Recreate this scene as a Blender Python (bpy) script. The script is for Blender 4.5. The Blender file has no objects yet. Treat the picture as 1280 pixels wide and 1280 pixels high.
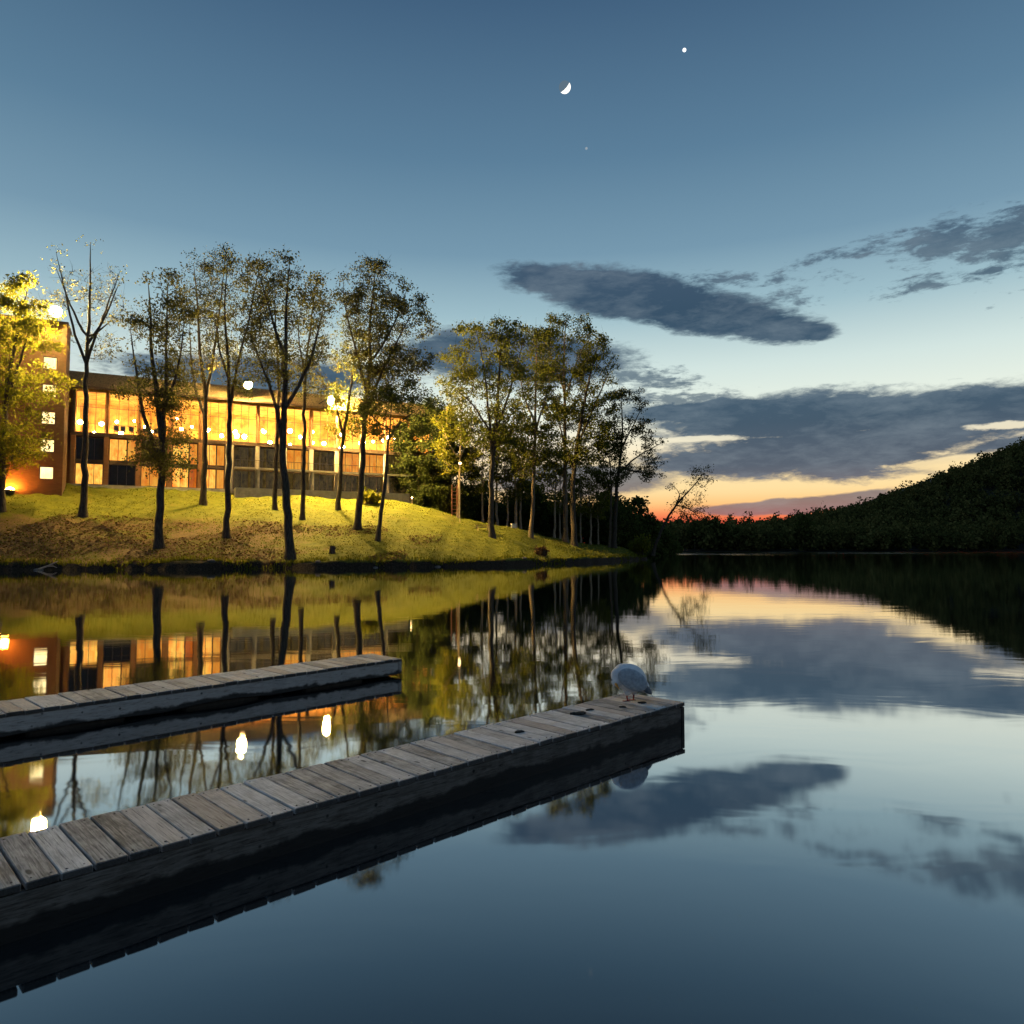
import bpy, bmesh, math, random
import numpy as np
from mathutils import Vector, Matrix

SC = bpy.context.scene
COL = SC.collection
rng = np.random.default_rng(11)
random.seed(11)

# ------------------------------------------------------------------ camera
F = 900.0                      # focal length in pixels of the 1280 px photograph
CAMZ = 1.8
PITCH = math.atan(46 / F)
cd = bpy.data.cameras.new('camera')
cam = bpy.data.objects.new('camera', cd)
COL.objects.link(cam)
cam.location = (0, 0, CAMZ)
cam.rotation_euler = (math.pi / 2 + PITCH, 0, 0)
cd.sensor_width = 36
cd.lens = 36 * F / 1280
cd.clip_start = 0.05
cd.clip_end = 20000
SC.camera = cam

# ------------------------------------------------------------------ exposure and sampling
SC.view_settings.view_transform = 'Standard'
SC.view_settings.look = 'None'
SC.view_settings.exposure = 0
SC.view_settings.gamma = 1
SC.cycles.sample_clamp_indirect = 6
SC.cycles.max_bounces = 6
SC.cycles.diffuse_bounces = 2
SC.cycles.glossy_bounces = 3
SC.cycles.transmission_bounces = 3
SC.cycles.transparent_max_bounces = 8
SC.cycles.caustics_reflective = False
SC.cycles.caustics_refractive = False

LAMP_L = 9500.0                # radiance of the floodlight globes
LAMP_C = (1.0, 0.66, 0.20)


def ray(px, py):
    x = (px - 640) / F
    y = (640 - py) / F
    c, s = math.cos(PITCH), math.sin(PITCH)
    return np.array([x, c - y * s, s + y * c])


def at(px, py, Y):
    r = ray(px, py)
    return np.array([0, 0, CAMZ]) + r * (Y / r[1])


def atz(px, py, z=0.0):
    r = ray(px, py)
    return np.array([0, 0, CAMZ]) + r * ((z - CAMZ) / r[2])


# ------------------------------------------------------------------ node helpers
class E:
    """A shader value that builds Math nodes from ordinary expressions."""
    def __init__(s, nt, k): s.nt, s.k = nt, k
    def op(s, o, *a, clamp=False):
        n = s.nt.nodes.new('ShaderNodeMath'); n.operation = o; n.use_clamp = clamp
        for i, v in enumerate((s,) + a):
            if isinstance(v, E): s.nt.links.new(v.k, n.inputs[i])
            else: n.inputs[i].default_value = v
        return E(s.nt, n.outputs[0])
    def __add__(s, o): return s.op('ADD', o)
    def __radd__(s, o): return s.op('ADD', o)
    def __sub__(s, o): return s.op('SUBTRACT', o)
    def __rsub__(s, o): return (s * -1) + o
    def __mul__(s, o): return s.op('MULTIPLY', o)
    def __rmul__(s, o): return s.op('MULTIPLY', o)
    def __truediv__(s, o): return s.op('DIVIDE', o)
    def pw(s, o): return s.op('POWER', o)
    def mx(s, o): return s.op('MAXIMUM', o)
    def mn(s, o): return s.op('MINIMUM', o)
    def clamp(s): return s.op('ADD', 0.0, clamp=True)
    def step(s, a, b):
        n = s.nt.nodes.new('ShaderNodeMapRange'); n.interpolation_type = 'SMOOTHSTEP'
        s.nt.links.new(s.k, n.inputs[0]); n.inputs[1].default_value = a; n.inputs[2].default_value = b
        return E(s.nt, n.outputs[0])


def srgb(r, g, b, k=1.0):
    f = lambda c: (c / 255 / 12.92 if c <= 10 else ((c / 255 + 0.055) / 1.055) ** 2.4) * k
    return (f(r), f(g), f(b), 1)


def ramp(nt, fac, stops, interp='LINEAR'):
    n = nt.nodes.new('ShaderNodeValToRGB')
    n.color_ramp.interpolation = interp
    el = n.color_ramp.elements
    while len(el) < len(stops): el.new(0.5)
    for e, (p, c) in zip(el, stops): e.position = p; e.color = c
    nt.links.new(fac.k if isinstance(fac, E) else fac, n.inputs[0])
    return n.outputs[0]


def mixc(nt, fac, a, b, mode='MIX'):
    n = nt.nodes.new('ShaderNodeMix'); n.data_type = 'RGBA'; n.blend_type = mode
    for i, v in ((0, fac), (6, a), (7, b)):
        if isinstance(v, E): v = v.k
        if hasattr(v, 'links'): nt.links.new(v, n.inputs[i])
        else: n.inputs[i].default_value = v
    return n.outputs[2]


def noise(nt, vec, scale, detail=4, rough=0.55, dist=0.0):
    n = nt.nodes.new('ShaderNodeTexNoise')
    n.inputs['Scale'].default_value = scale; n.inputs['Detail'].default_value = detail
    n.inputs['Roughness'].default_value = rough; n.inputs['Distortion'].default_value = dist
    if vec is not None: nt.links.new(vec, n.inputs['Vector'])
    return E(nt, n.outputs[0])


def coords(nt, kind='Object', scale=(1, 1, 1)):
    t = nt.nodes.new('ShaderNodeTexCoord')
    m = nt.nodes.new('ShaderNodeMapping'); m.inputs['Scale'].default_value = scale
    nt.links.new(t.outputs[kind], m.inputs[0])
    return m.outputs[0]


def wpos(nt, scale=(1, 1, 1)):
    t = nt.nodes.new('ShaderNodeNewGeometry')
    m = nt.nodes.new('ShaderNodeMapping'); m.inputs['Scale'].default_value = scale
    nt.links.new(t.outputs['Position'], m.inputs[0])
    return m.outputs[0]


def new_mat(name):
    m = bpy.data.materials.new(name); m.use_nodes = True
    nt = m.node_tree; nt.nodes.clear()
    out = nt.nodes.new('ShaderNodeOutputMaterial')
    return m, nt, out


def principled(nt, out, color, rough=0.8, bump=None, bstr=0.3, bdist=0.02, metal=0.0, spec=0.5):
    p = nt.nodes.new('ShaderNodeBsdfPrincipled')
    for key, v in (('Base Color', color), ('Roughness', rough), ('Metallic', metal)):
        if isinstance(v, E): v = v.k
        if hasattr(v, 'links'): nt.links.new(v, p.inputs[key])
        else: p.inputs[key].default_value = v
    p.inputs['Specular IOR Level'].default_value = spec
    if bump is not None:
        b = nt.nodes.new('ShaderNodeBump'); b.inputs['Strength'].default_value = bstr
        b.inputs['Distance'].default_value = bdist
        nt.links.new(bump.k if isinstance(bump, E) else bump, b.inputs['Height'])
        nt.links.new(b.outputs[0], p.inputs['Normal'])
    nt.links.new(p.outputs[0], out.inputs[0])
    return p


# ------------------------------------------------------------------ world: dusk sky and clouds
def build_world():
    w = bpy.data.worlds.new('World'); SC.world = w; w.use_nodes = True
    nt = w.node_tree; nt.nodes.clear()
    out = nt.nodes.new('ShaderNodeOutputWorld')
    bg = nt.nodes.new('ShaderNodeBackground')
    tc = nt.nodes.new('ShaderNodeTexCoord')
    sep = nt.nodes.new('ShaderNodeSeparateXYZ')
    nt.links.new(tc.outputs['Generated'], sep.inputs[0])
    x, y, z = (E(nt, sep.outputs[i]) for i in range(3))
    az = x.op('ARCTAN2', y)
    el = z.mn(1.0).mx(-1.0).op('ARCSINE')

    def ae(px, py):
        r = ray(px, py); r = r / np.linalg.norm(r)
        return math.atan2(r[0], r[1]), math.asin(r[2])
    deg = math.radians
    eln = (el / deg(90)).mx(0.0)
    t = lambda d: d / 90
    base = ramp(nt, eln, [
        (t(0.0), srgb(205, 70, 58)), (t(2.0), srgb(236, 88, 68)), (t(2.7), srgb(250, 142, 92)), (t(3.4), srgb(255, 198, 128)),
        (t(4.4), srgb(255, 222, 160)), (t(5.8), srgb(255, 228, 172)), (t(7.5), srgb(252, 236, 200)), (t(10.5), srgb(234, 242, 228)),
        (t(13.8), srgb(210, 228, 224)), (t(18.0), srgb(158, 190, 201)), (t(22.5), srgb(117, 152, 174)),
        (t(29.0), srgb(90, 126, 153)), (t(39.5), srgb(60, 91, 122)), (t(56), srgb(74, 106, 136)), (t(90), srgb(82, 112, 146))])
    # away from the sunset the low sky is plain blue grey dusk
    away = ramp(nt, eln, [
        (0.0, srgb(120, 128, 142)), (t(8), srgb(168, 182, 190)), (t(14), srgb(158, 182, 192)), (t(20), srgb(128, 160, 180)),
        (t(29), srgb(92, 127, 152)), (t(40), srgb(62, 94, 122)), (t(57), srgb(76, 110, 142)), (1.0, srgb(82, 112, 146))])
    az0 = ae(930, 640)[0]
    daz = (az - az0).op('ABSOLUTE')
    sky = mixc(nt, daz.step(deg(34), deg(85)), base, away)
    # behind the camera the dusk is darker
    sky = mixc(nt, daz.step(deg(80), deg(170)) * 0.6, sky, srgb(84, 106, 134))
    nish = nt.nodes.new('ShaderNodeTexSky'); nish.sky_type = 'NISHITA'; nish.sun_disc = False
    nish.sun_elevation = deg(-2.0); nish.sun_rotation = az0
    sky = mixc(nt, 0.02, sky, nish.outputs[0], 'ADD')

    # clouds: noise-torn ellipses laid out over azimuth and elevation
    comb = nt.nodes.new('ShaderNodeCombineXYZ')
    nt.links.new(az.k, comb.inputs[0]); nt.links.new((el * 3.2).k, comb.inputs[1])
    n_big = noise(nt, comb.outputs[0], 7.0, 6, 0.62)
    n_fine = noise(nt, comb.outputs[0], 26.0, 6, 0.68, 0.4)
    n_warp = noise(nt, comb.outputs[0], 11.0, 3, 0.5)
    n_puff = noise(nt, comb.outputs[0], 48.0, 5, 0.65, 0.3)
    el_w = el + (n_warp - 0.5) * 0.016
    az_w = az + (n_big - 0.5) * 0.03

    def ell(px, py, rx, ry, rot=0.0, peak=1.0):
        a, e = ae(px, py)
        c, s = math.cos(deg(rot)), math.sin(deg(rot))
        rx, ry = rx / F, ry / F
        k = math.cos(a)
        u = (az_w - a) / k; v = (el_w - e) / k      # pixel-ish isotropic angles
        uu = (u * c + v * s) / rx
        vv = (v * c - u * s) / ry
        return (1.0 - (uu * uu + vv * vv).op('SQRT')) * peak

    def union(L):
        m = L[0]
        for q in L[1:]: m = m.mx(q)
        return m
    solid = union([
        ell(705, 352, 105, 24, -8, 1.1), ell(790, 370, 150, 37, -10, 1.25), ell(880, 392, 140, 32, -10, 1.2), ell(900, 513, 170, 20, 0), ell(960, 408, 90, 24, -10, 1.1), ell(1010, 414, 44, 15, -8, 1.1),
        ell(1000, 523, 235, 40, 0), ell(1200, 522, 190, 42, 4), ell(1040, 556, 250, 32, 0), ell(1170, 508, 240, 26, 0), ell(1300, 506, 140, 40, 3), ell(930, 576, 170, 28, 0), ell(1075, 580, 125, 26, 2), ell(1290, 560, 110, 24, 0), ell(1300, 495, 100, 24, 3),
        ell(640, 448, 190, 40, -3, 1.1), ell(330, 470, 220, 30, 2), ell(-250, 420, 260, 40, 4), ell(1700, 480, 300, 60, 3), ell(-900, 380, 600, 60, 0)])
    low = union([ell(975, 634, 130, 11, 2, 1.4), ell(1070, 623, 70, 12, 5, 1.2), ell(720, 600, 160, 26, 0)])
    wisp = union([
        ell(1262, 294, 80, 42, 8, 1.4), ell(1178, 300, 80, 34, 2, 1.15), ell(1065, 314, 110, 11, 4, 0.8), ell(1160, 352, 80, 15, 4, 0.8), ell(1240, 340, 60, 14, 4, 0.7), ell(1290, 262, 90, 14, 3, 0.8),
        ell(900, 350, 170, 16, -5, 0.75), ell(985, 372, 60, 12, -8, 0.7), ell(790, 470, 120, 22, -8), ell(850, 500, 160, 20, -4), ell(1180, 545, 160, 30, 0), ell(1480, 300, 200, 60, 6)])
    a_solid = (solid + (n_fine - 0.5) * 0.62 + (n_puff - 0.5) * 0.45 + (n_big - 0.5) * 0.3).step(0.02, 0.42)
    a_low = (low + (n_fine - 0.5) * 0.6).step(0.06, 0.42) * 0.9
    a_wisp = (wisp + (n_fine - 0.5) * 1.9 + (n_puff - 0.5) * 1.7 - 0.06).step(0.1, 0.75) * 0.85
    gap = union([ell(868, 549, 66, 4.5, -2), ell(1262, 531, 60, 6, 0), ell(1195, 577, 105, 9, 5)])
    a_gap = (gap + (n_fine - 0.5) * 1.0 + (n_puff - 0.5) * 0.9).step(0.05, 0.5)
    alpha = a_solid.mx(a_low).mx(a_wisp) * (1.0 - a_gap * 0.85)
    ccol = ramp(nt, eln, [
        (t(0.5), srgb(190, 96, 84)), (t(2.2), srgb(160, 104, 104)), (t(3.0), srgb(132, 106, 112)), (t(4.4), srgb(112, 108, 118)), (t(6.2), srgb(78, 92, 110)),
        (t(9.5), srgb(54, 80, 102)), (t(13.0), srgb(56, 84, 107)), (t(18), srgb(50, 75, 98)), (t(26), srgb(78, 98, 120)), (t(60), srgb(50, 74, 100))])
    shade = (n_fine * 0.5 + n_big * 0.9)
    ccol = mixc(nt, ((shade - 0.62) * 1.7).clamp() * 0.8, ccol, mixc(nt, 0.45, ccol, srgb(190, 205, 212)))
    # the torn edges let the sky behind shine through
    sky = mixc(nt, alpha * 0.97, sky, ccol)
    nt.links.new(sky, bg.inputs[0])
    bg.inputs[1].default_value = 1.0
    nt.links.new(bg.outputs[0], out.inputs[0])
    w.cycles.sampling_method = 'MANUAL'; w.cycles.sample_map_resolution = 1024


build_world()


# ------------------------------------------------------------------ object helpers
def tag(o, label=None, cat=None, group=None, kind=None):
    if label: o['label'] = label
    if cat: o['category'] = cat
    if group: o['group'] = group
    if kind: o['kind'] = kind
    return o


def thing(name, label, cat, loc=(0, 0, 0), rz=0.0, group=None):
    o = bpy.data.objects.new(name, None); COL.objects.link(o)
    o.location = [float(v) for v in loc]; o.rotation_euler = (0, 0, rz)
    o.empty_display_size = 0.2
    return tag(o, label, cat, group)


def mesh_np(name, V, Fq, mat, parent=None, smooth=False):
    """Faces may be an Nx4 or Nx3 array or a list of such arrays."""
    V = np.asarray(V, dtype=np.float32).reshape(-1, 3)
    L = Fq if isinstance(Fq, list) else [Fq]
    L = [np.asarray(f, dtype=np.int32) for f in L if len(f)]
    me = bpy.data.meshes.new(name)
    me.vertices.add(len(V)); me.vertices.foreach_set('co', V.ravel())
    idx = np.concatenate([f.ravel() for f in L])
    tot = np.concatenate([np.full(len(f), f.shape[1], np.int32) for f in L])
    st = np.concatenate([[0], np.cumsum(tot)[:-1]]).astype(np.int32)
    me.loops.add(len(idx)); me.loops.foreach_set('vertex_index', idx)
    me.polygons.add(len(tot)); me.polygons.foreach_set('loop_start', st)
    if smooth: me.polygons.foreach_set('use_smooth', np.ones(len(tot), bool))
    me.update(calc_edges=True); me.validate()
    me.materials.append(mat)
    o = bpy.data.objects.new(name, me); COL.objects.link(o)
    if parent: o.parent = parent
    return o


class MB:
    """Collects boxes, prisms, tubes and blobs and links them as one mesh object."""
    def __init__(s): s.bm = bmesh.new()
    def box(s, x0, x1, y0, y1, z0, z1, bev=0.0, mat4=None):
        r = bmesh.ops.create_cube(s.bm, size=1.0)
        vs = r['verts']
        for v in vs:
            v.co = Vector(((x0 + x1) / 2 + v.co.x * (x1 - x0), (y0 + y1) / 2 + v.co.y * (y1 - y0), (z0 + z1) / 2 + v.co.z * (z1 - z0)))
        if bev > 0:
            es = list({e for v in vs for e in v.link_edges})
            g = bmesh.ops.bevel(s.bm, geom=es, offset=bev, segments=1, affect='EDGES', profile=0.5)
            vs = list({v for f in g['faces'] for v in f.verts} | {v for v in vs if v.is_valid})
        if mat4 is not None: bmesh.ops.transform(s.bm, matrix=mat4, verts=vs)
        return vs
    def ball(s, c, r, u=16, v=10, sc=(1, 1, 1), mat4=None):
        g = bmesh.ops.create_uvsphere(s.bm, u_segments=u, v_segments=v, radius=r)
        m = Matrix.Translation(Vector(c)) @ (mat4 or Matrix.Identity(4)) @ Matrix.Diagonal((*sc, 1))
        bmesh.ops.transform(s.bm, matrix=m, verts=g['verts'])
        return g['verts']
    def ico(s, c, r, sub=2, sc=(1, 1, 1)):
        g = bmesh.ops.create_icosphere(s.bm, subdivisions=sub, radius=r)
        bmesh.ops.transform(s.bm, matrix=Matrix.Translation(Vector(c)) @ Matrix.Diagonal((*sc, 1)), verts=g['verts'])
        return g['verts']
    def cone(s, a, b, r0, r1, n=12):
        a, b = Vector(a), Vector(b); d = b - a
        g = bmesh.ops.create_cone(s.bm, cap_ends=True, segments=n, radius1=r0, radius2=r1, depth=d.length)
        m = Matrix.Translation((a + b) / 2) @ d.to_track_quat('Z', 'Y').to_matrix().to_4x4()
        bmesh.ops.transform(s.bm, matrix=m, verts=g['verts'])
        return g['verts']
    def prism(s, pts, x0, x1):
        """Profile of (y, z) points extruded along x."""
        a = [s.bm.verts.new((x0, y, z)) for y, z in pts]
        b = [s.bm.verts.new((x1, y, z)) for y, z in pts]
        n = len(pts)
        for i in range(n): s.bm.faces.new((a[i], a[(i + 1) % n], b[(i + 1) % n], b[i]))
        s.bm.faces.new(a[::-1]); s.bm.faces.new(b)
    def build(s, name, mat, parent=None, smooth=False):
        bmesh.ops.recalc_face_normals(s.bm, faces=s.bm.faces)
        me = bpy.data.meshes.new(name); s.bm.to_mesh(me); s.bm.free()
        if smooth: me.polygons.foreach_set('use_smooth', [True] * len(me.polygons))
        me.materials.append(mat)
        o = bpy.data.objects.new(name, me); COL.objects.link(o)
        if parent: o.parent = parent
        return o


def copy_tree(o, parent=None):
    c = o.copy(); COL.objects.link(c)
    if parent: c.parent = parent
    for ch in [k for k in o.children]: copy_tree(ch, c)
    return c


# ------------------------------------------------------------------ materials
M = {}


def simple(name, col, rough=0.8, ns=3.0, var=0.35, bstr=0.25, bdist=0.02, metal=0.0, spec=0.4):
    m, nt, out = new_mat(name)
    n = noise(nt, coords(nt), ns, 5, 0.6)
    dark = tuple(c * (1 - var) for c in col[:3]) + (1,)
    lite = tuple(min(1, c * (1 + var)) for c in col[:3]) + (1,)
    principled(nt, out, ramp(nt, n, [(0.3, dark), (0.7, lite)]), rough, n, bstr, bdist, metal, spec)
    M[name] = m
    return m


def emit(name, col, s):
    m, nt, out = new_mat(name)
    e = nt.nodes.new('ShaderNodeEmission'); e.inputs[0].default_value = (*col, 1); e.inputs[1].default_value = s
    nt.links.new(e.outputs[0], out.inputs[0]); M[name] = m
    return m


def leafmat(name, a, b, c, trans=0.45, ns=0.35):
    m, nt, out = new_mat(name)
    g = nt.nodes.new('ShaderNodeNewGeometry')
    n = noise(nt, coords(nt), ns, 3)
    f = E(nt, g.outputs['Random Per Island']) * 0.65 + (n - 0.35) * 0.9
    col = ramp(nt, f.clamp(), [(0.0, (*a, 1)), (0.5, (*b, 1)), (1.0, (*c, 1))])
    d = nt.nodes.new('ShaderNodeBsdfDiffuse'); t = nt.nodes.new('ShaderNodeBsdfTranslucent')
    nt.links.new(col, d.inputs[0]); nt.links.new(col, t.inputs[0])
    mx = nt.nodes.new('ShaderNodeMixShader'); mx.inputs[0].default_value = trans
    nt.links.new(d.outputs[0], mx.inputs[1]); nt.links.new(t.outputs[0], mx.inputs[2])
    nt.links.new(mx.outputs[0], out.inputs[0]); M[name] = m
    return m


def barkmat(name, a, b, sc=9.0):
    m, nt, out = new_mat(name)
    n = noise(nt, coords(nt, 'Object', (1, 1, 0.18)), sc, 5, 0.65)
    principled(nt, out, ramp(nt, n, [(0.35, (*a, 1)), (0.65, (*b, 1))]), 0.95, n, 0.8, 0.05, spec=0.2)
    M[name] = m


leafmat('leaf_spring', (0.065, 0.078, 0.012), (0.105, 0.115, 0.018), (0.145, 0.145, 0.026))
leafmat('leaf_yellow', (0.10, 0.115, 0.012), (0.15, 0.155, 0.018), (0.20, 0.18, 0.025), 0.65)
leafmat('leaf_olive', (0.05, 0.053, 0.017), (0.085, 0.086, 0.026), (0.125, 0.12, 0.036), 0.5)
leafmat('leaf_dark', (0.03, 0.042, 0.012), (0.058, 0.074, 0.02), (0.10, 0.11, 0.03), 0.4)
leafmat('leaf_forest', (0.03, 0.036, 0.013), (0.085, 0.09, 0.028), (0.20, 0.165, 0.055), 0.3, 0.06)
leafmat('leaf_litter', (0.07, 0.04, 0.022), (0.11, 0.065, 0.035), (0.16, 0.10, 0.055), 0.1)
leafmat('grass_blades', (0.06, 0.07, 0.010), (0.11, 0.117, 0.014), (0.16, 0.15, 0.03), 0.45)
barkmat('bark_dark', (0.022, 0.017, 0.013), (0.085, 0.068, 0.052))
barkmat('bark_pale', (0.20, 0.145, 0.095), (0.40, 0.31, 0.22))
barkmat('bark_mid', (0.06, 0.046, 0.032), (0.17, 0.13, 0.092))


def mat_ground():
    m, nt, out = new_mat('lawn_and_soil')
    p = wpos(nt)
    sep = nt.nodes.new('ShaderNodeSeparateXYZ'); nt.links.new(p, sep.inputs[0])
    X, Y, Z = (E(nt, sep.outputs[i]) for i in range(3))
    big = noise(nt, p, 0.16, 4, 0.6); mid = noise(nt, p, 0.9, 5, 0.65); fine = noise(nt, p, 7.0, 4, 0.7)
    grass = ramp(nt, mid * 0.6 + fine * 0.4, [(0.30, (0.045, 0.055, 0.007, 1)), (0.5, (0.105, 0.112, 0.011, 1)), (0.68, (0.18, 0.165, 0.018, 1))])
    litter = ramp(nt, fine * 0.7 + mid * 0.3, [(0.32, (0.03, 0.017, 0.009, 1)), (0.5, (0.09, 0.052, 0.028, 1)), (0.68, (0.19, 0.115, 0.06, 1))])
    soil = ramp(nt, fine, [(0.35, (0.012, 0.009, 0.006, 1)), (0.6, (0.04, 0.028, 0.018, 1)), (0.75, (0.09, 0.065, 0.045, 1))])
    # fallen leaves lie under the shore trees, at the left of the lawn
    lit = ((X * -0.045 - 0.62).clamp() * 1.6).mn(1.0) * (6.6 - Z).step(0.0, 2.6)
    lit = (lit + (big - 0.5) * 1.8 + (mid - 0.5) * 1.6 - 0.30).step(0.1, 0.75) * 0.85
    patch = ((big - 0.53) * 3.0 + (mid - 0.5) * 2.6 + (fine - 0.5) * 0.8).step(0.15, 0.8) * 0.35
    col = mixc(nt, lit.mx(patch), grass, litter)
    col = mixc(nt, (Z + (mid - 0.5) * 0.5).step(0.75, 0.42), col, soil)
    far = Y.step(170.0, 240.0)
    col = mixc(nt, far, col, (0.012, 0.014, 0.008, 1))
    principled(nt, out, col, 0.95, fine * 0.6 + mid * 0.8, 0.9, 0.12, spec=0.1)
    M['ground'] = m


def mat_water():
    m, nt, out = new_mat('still_lake_water')
    lw = nt.nodes.new('ShaderNodeLayerWeight'); lw.inputs[0].default_value = 0.5
    p = wpos(nt)
    sep = nt.nodes.new('ShaderNodeSeparateXYZ'); nt.links.new(p, sep.inputs[0])
    Y = E(nt, sep.outputs[1])
    fx = E(nt, lw.outputs['Facing'])
    fac = fx.pw(1.2) * fx.step(0.1, 0.8) * 0.97 + 0.015
    rip = noise(nt, wpos(nt, (0.8, 1.5, 1)), 0.9, 2, 0.5, 0.7)
    rip2 = noise(nt, wpos(nt, (0.25, 0.6, 1)), 0.5, 3, 0.5)
    ruff = noise(nt, wpos(nt, (0.004, 0.016, 1)), 1.0, 4, 0.6)
    # a breeze ruffles streaks of the open water far out
    far = Y.step(140.0, 260.0) * (ruff.step(0.36, 0.54))
    rough = far * 0.17 + 0.047
    b = nt.nodes.new('ShaderNodeBump'); b.inputs['Strength'].default_value = 0.075; b.inputs['Distance'].default_value = 0.02
    nt.links.new((rip + rip2 * 2.0).k, b.inputs['Height'])
    d = nt.nodes.new('ShaderNodeBsdfDiffuse'); d.inputs[0].default_value = (0.006, 0.011, 0.014, 1)
    g = nt.nodes.new('ShaderNodeBsdfAnisotropic'); g.distribution = 'BECKMANN'; g.inputs[0].default_value = (1, 1, 1, 1)
    nt.links.new(rough.k, g.inputs['Roughness']); nt.links.new(b.outputs[0], g.inputs['Normal'])
    mx = nt.nodes.new('ShaderNodeMixShader')
    nt.links.new(fac.k, mx.inputs[0]); nt.links.new(d.outputs[0], mx.inputs[1]); nt.links.new(g.outputs[0], mx.inputs[2])
    nt.links.new(mx.outputs[0], out.inputs[0]); M['water'] = m


def mat_wood(name, a, b, c, grain=(1.5, 26, 26), wet=False, ends=False):
    """Weathered boards: the grain runs along local x, each board has its own tone."""
    m, nt, out = new_mat(name)
    geo = nt.nodes.new('ShaderNodeNewGeometry')
    r = E(nt, geo.outputs['Random Per Island'])
    tc = nt.nodes.new('ShaderNodeTexCoord')
    off = nt.nodes.new('ShaderNodeVectorMath'); off.operation = 'ADD'
    cx = nt.nodes.new('ShaderNodeCombineXYZ')
    nt.links.new((r * 37.0).k, cx.inputs[0]); nt.links.new((r * 11.0).k, cx.inputs[2])
    nt.links.new(tc.outputs['Object'], off.inputs[0]); nt.links.new(cx.outputs[0], off.inputs[1])
    def mp(sc):
        q = nt.nodes.new('ShaderNodeMapping'); q.inputs['Scale'].default_value = sc
        nt.links.new(off.outputs[0], q.inputs[0]); return q.outputs[0]
    g1 = noise(nt, mp(grain), 3.0, 6, 0.7, 0.8)
    g2 = noise(nt, mp((grain[0] * 0.8, grain[1] * 2.2, grain[2] * 2.2)), 3.2, 4, 0.7, 0.4)
    blot = noise(nt, mp((3, 3, 3)), 2.0, 4, 0.6)
    crack = (0.43 - g2).step(0.0, 0.09)
    tone = ((g1 - 0.5) * 1.1 + (r - 0.5) * 0.45 + (blot - 0.5) * 0.6 + 0.5)
    col = ramp(nt, tone, [(0.22, (*a, 1)), (0.5, (*b, 1)), (0.85, (*c, 1))])
    warm = mixc(nt, (r * 7.3).op('FRACT').step(0.55, 1.0) * 0.55, col, (b[0] * 1.15, b[1] * 0.95, b[2] * 0.8, 1))
    col = mixc(nt, crack * 0.7, warm, tuple(v * 0.2 for v in a) + (1,))
    # knots and nail stains
    vo = nt.nodes.new('ShaderNodeTexVoronoi'); vo.inputs['Scale'].default_value = 1.0
    nt.links.new(mp((2.2, 6.5, 6.5)), vo.inputs['Vector'])
    knot = (0.11 - E(nt, vo.outputs['Distance'])).step(0.0, 0.06)
    col = mixc(nt, knot * 0.85, col, tuple(v * 0.22 for v in a) + (1,))
    # grey stains that run over several boards
    st = noise(nt, coords(nt, 'Object', (2.2, 1.1, 1)), 1.6, 5, 0.65)
    col = mixc(nt, (st - 0.5).clamp() * 1.5, col, tuple(v * 0.5 for v in b) + (1,))
    rough = 0.82
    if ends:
        # sawn board ends are coloured nearly black
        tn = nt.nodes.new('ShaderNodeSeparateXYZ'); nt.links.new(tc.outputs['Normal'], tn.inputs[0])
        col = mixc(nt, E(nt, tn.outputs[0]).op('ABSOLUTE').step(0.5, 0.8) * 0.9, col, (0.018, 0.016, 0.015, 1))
    if wet:
        sep = nt.nodes.new('ShaderNodeSeparateXYZ'); nt.links.new(tc.outputs['Object'], sep.inputs[0])
        z = E(nt, sep.outputs[2])
        line = (0.085 + (noise(nt, mp((1.4, 1.4, 1.4)), 1.2, 5, 0.65) - 0.5) * 0.24 - z).step(-0.012, 0.02)
        col = mixc(nt, line * 0.93, col, (0.006, 0.006, 0.006, 1))      # the soaked, weedy foot of the beam
        rough = 0.85 - line * 0.15
    principled(nt, out, col, rough, g1 * 0.7 + g2 * 0.5 - crack * 0.6, 0.7, 0.006, spec=0.2)
    M[name] = m


def mat_brick(name, a, b, mortar, sc=1.0):
    m, nt, out = new_mat(name)
    t = nt.nodes.new('ShaderNodeTexBrick')
    # bricks laid along the wall: horizontal run x+y, courses z
    tc = nt.nodes.new('ShaderNodeTexCoord'); sep = nt.nodes.new('ShaderNodeSeparateXYZ')
    nt.links.new(tc.outputs['Object'], sep.inputs[0])
    cx = nt.nodes.new('ShaderNodeCombineXYZ')
    nt.links.new((E(nt, sep.outputs[0]) + E(nt, sep.outputs[1])).k, cx.inputs[0]); nt.links.new(sep.outputs[2], cx.inputs[1])
    nt.links.new(cx.outputs[0], t.inputs['Vector'])
    t.inputs['Scale'].default_value = sc
    t.inputs['Color1'].default_value = (*a, 1); t.inputs['Color2'].default_value = (*b, 1); t.inputs['Mortar'].default_value = (*mortar, 1)
    t.inputs['Mortar Size'].default_value = 0.012; t.inputs['Brick Width'].default_value = 0.4; t.inputs['Row Height'].default_value = 0.14
    n = noise(nt, tc.outputs['Object'], 0.5, 5, 0.6)
    col = mixc(nt, n * 0.5, t.outputs[0], tuple(v * 0.55 for v in a) + (1,))
    principled(nt, out, col, 0.9, E(nt, t.outputs['Fac']) * -1.0 + n, 0.4, 0.02, spec=0.2)
    M[name] = m


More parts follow.
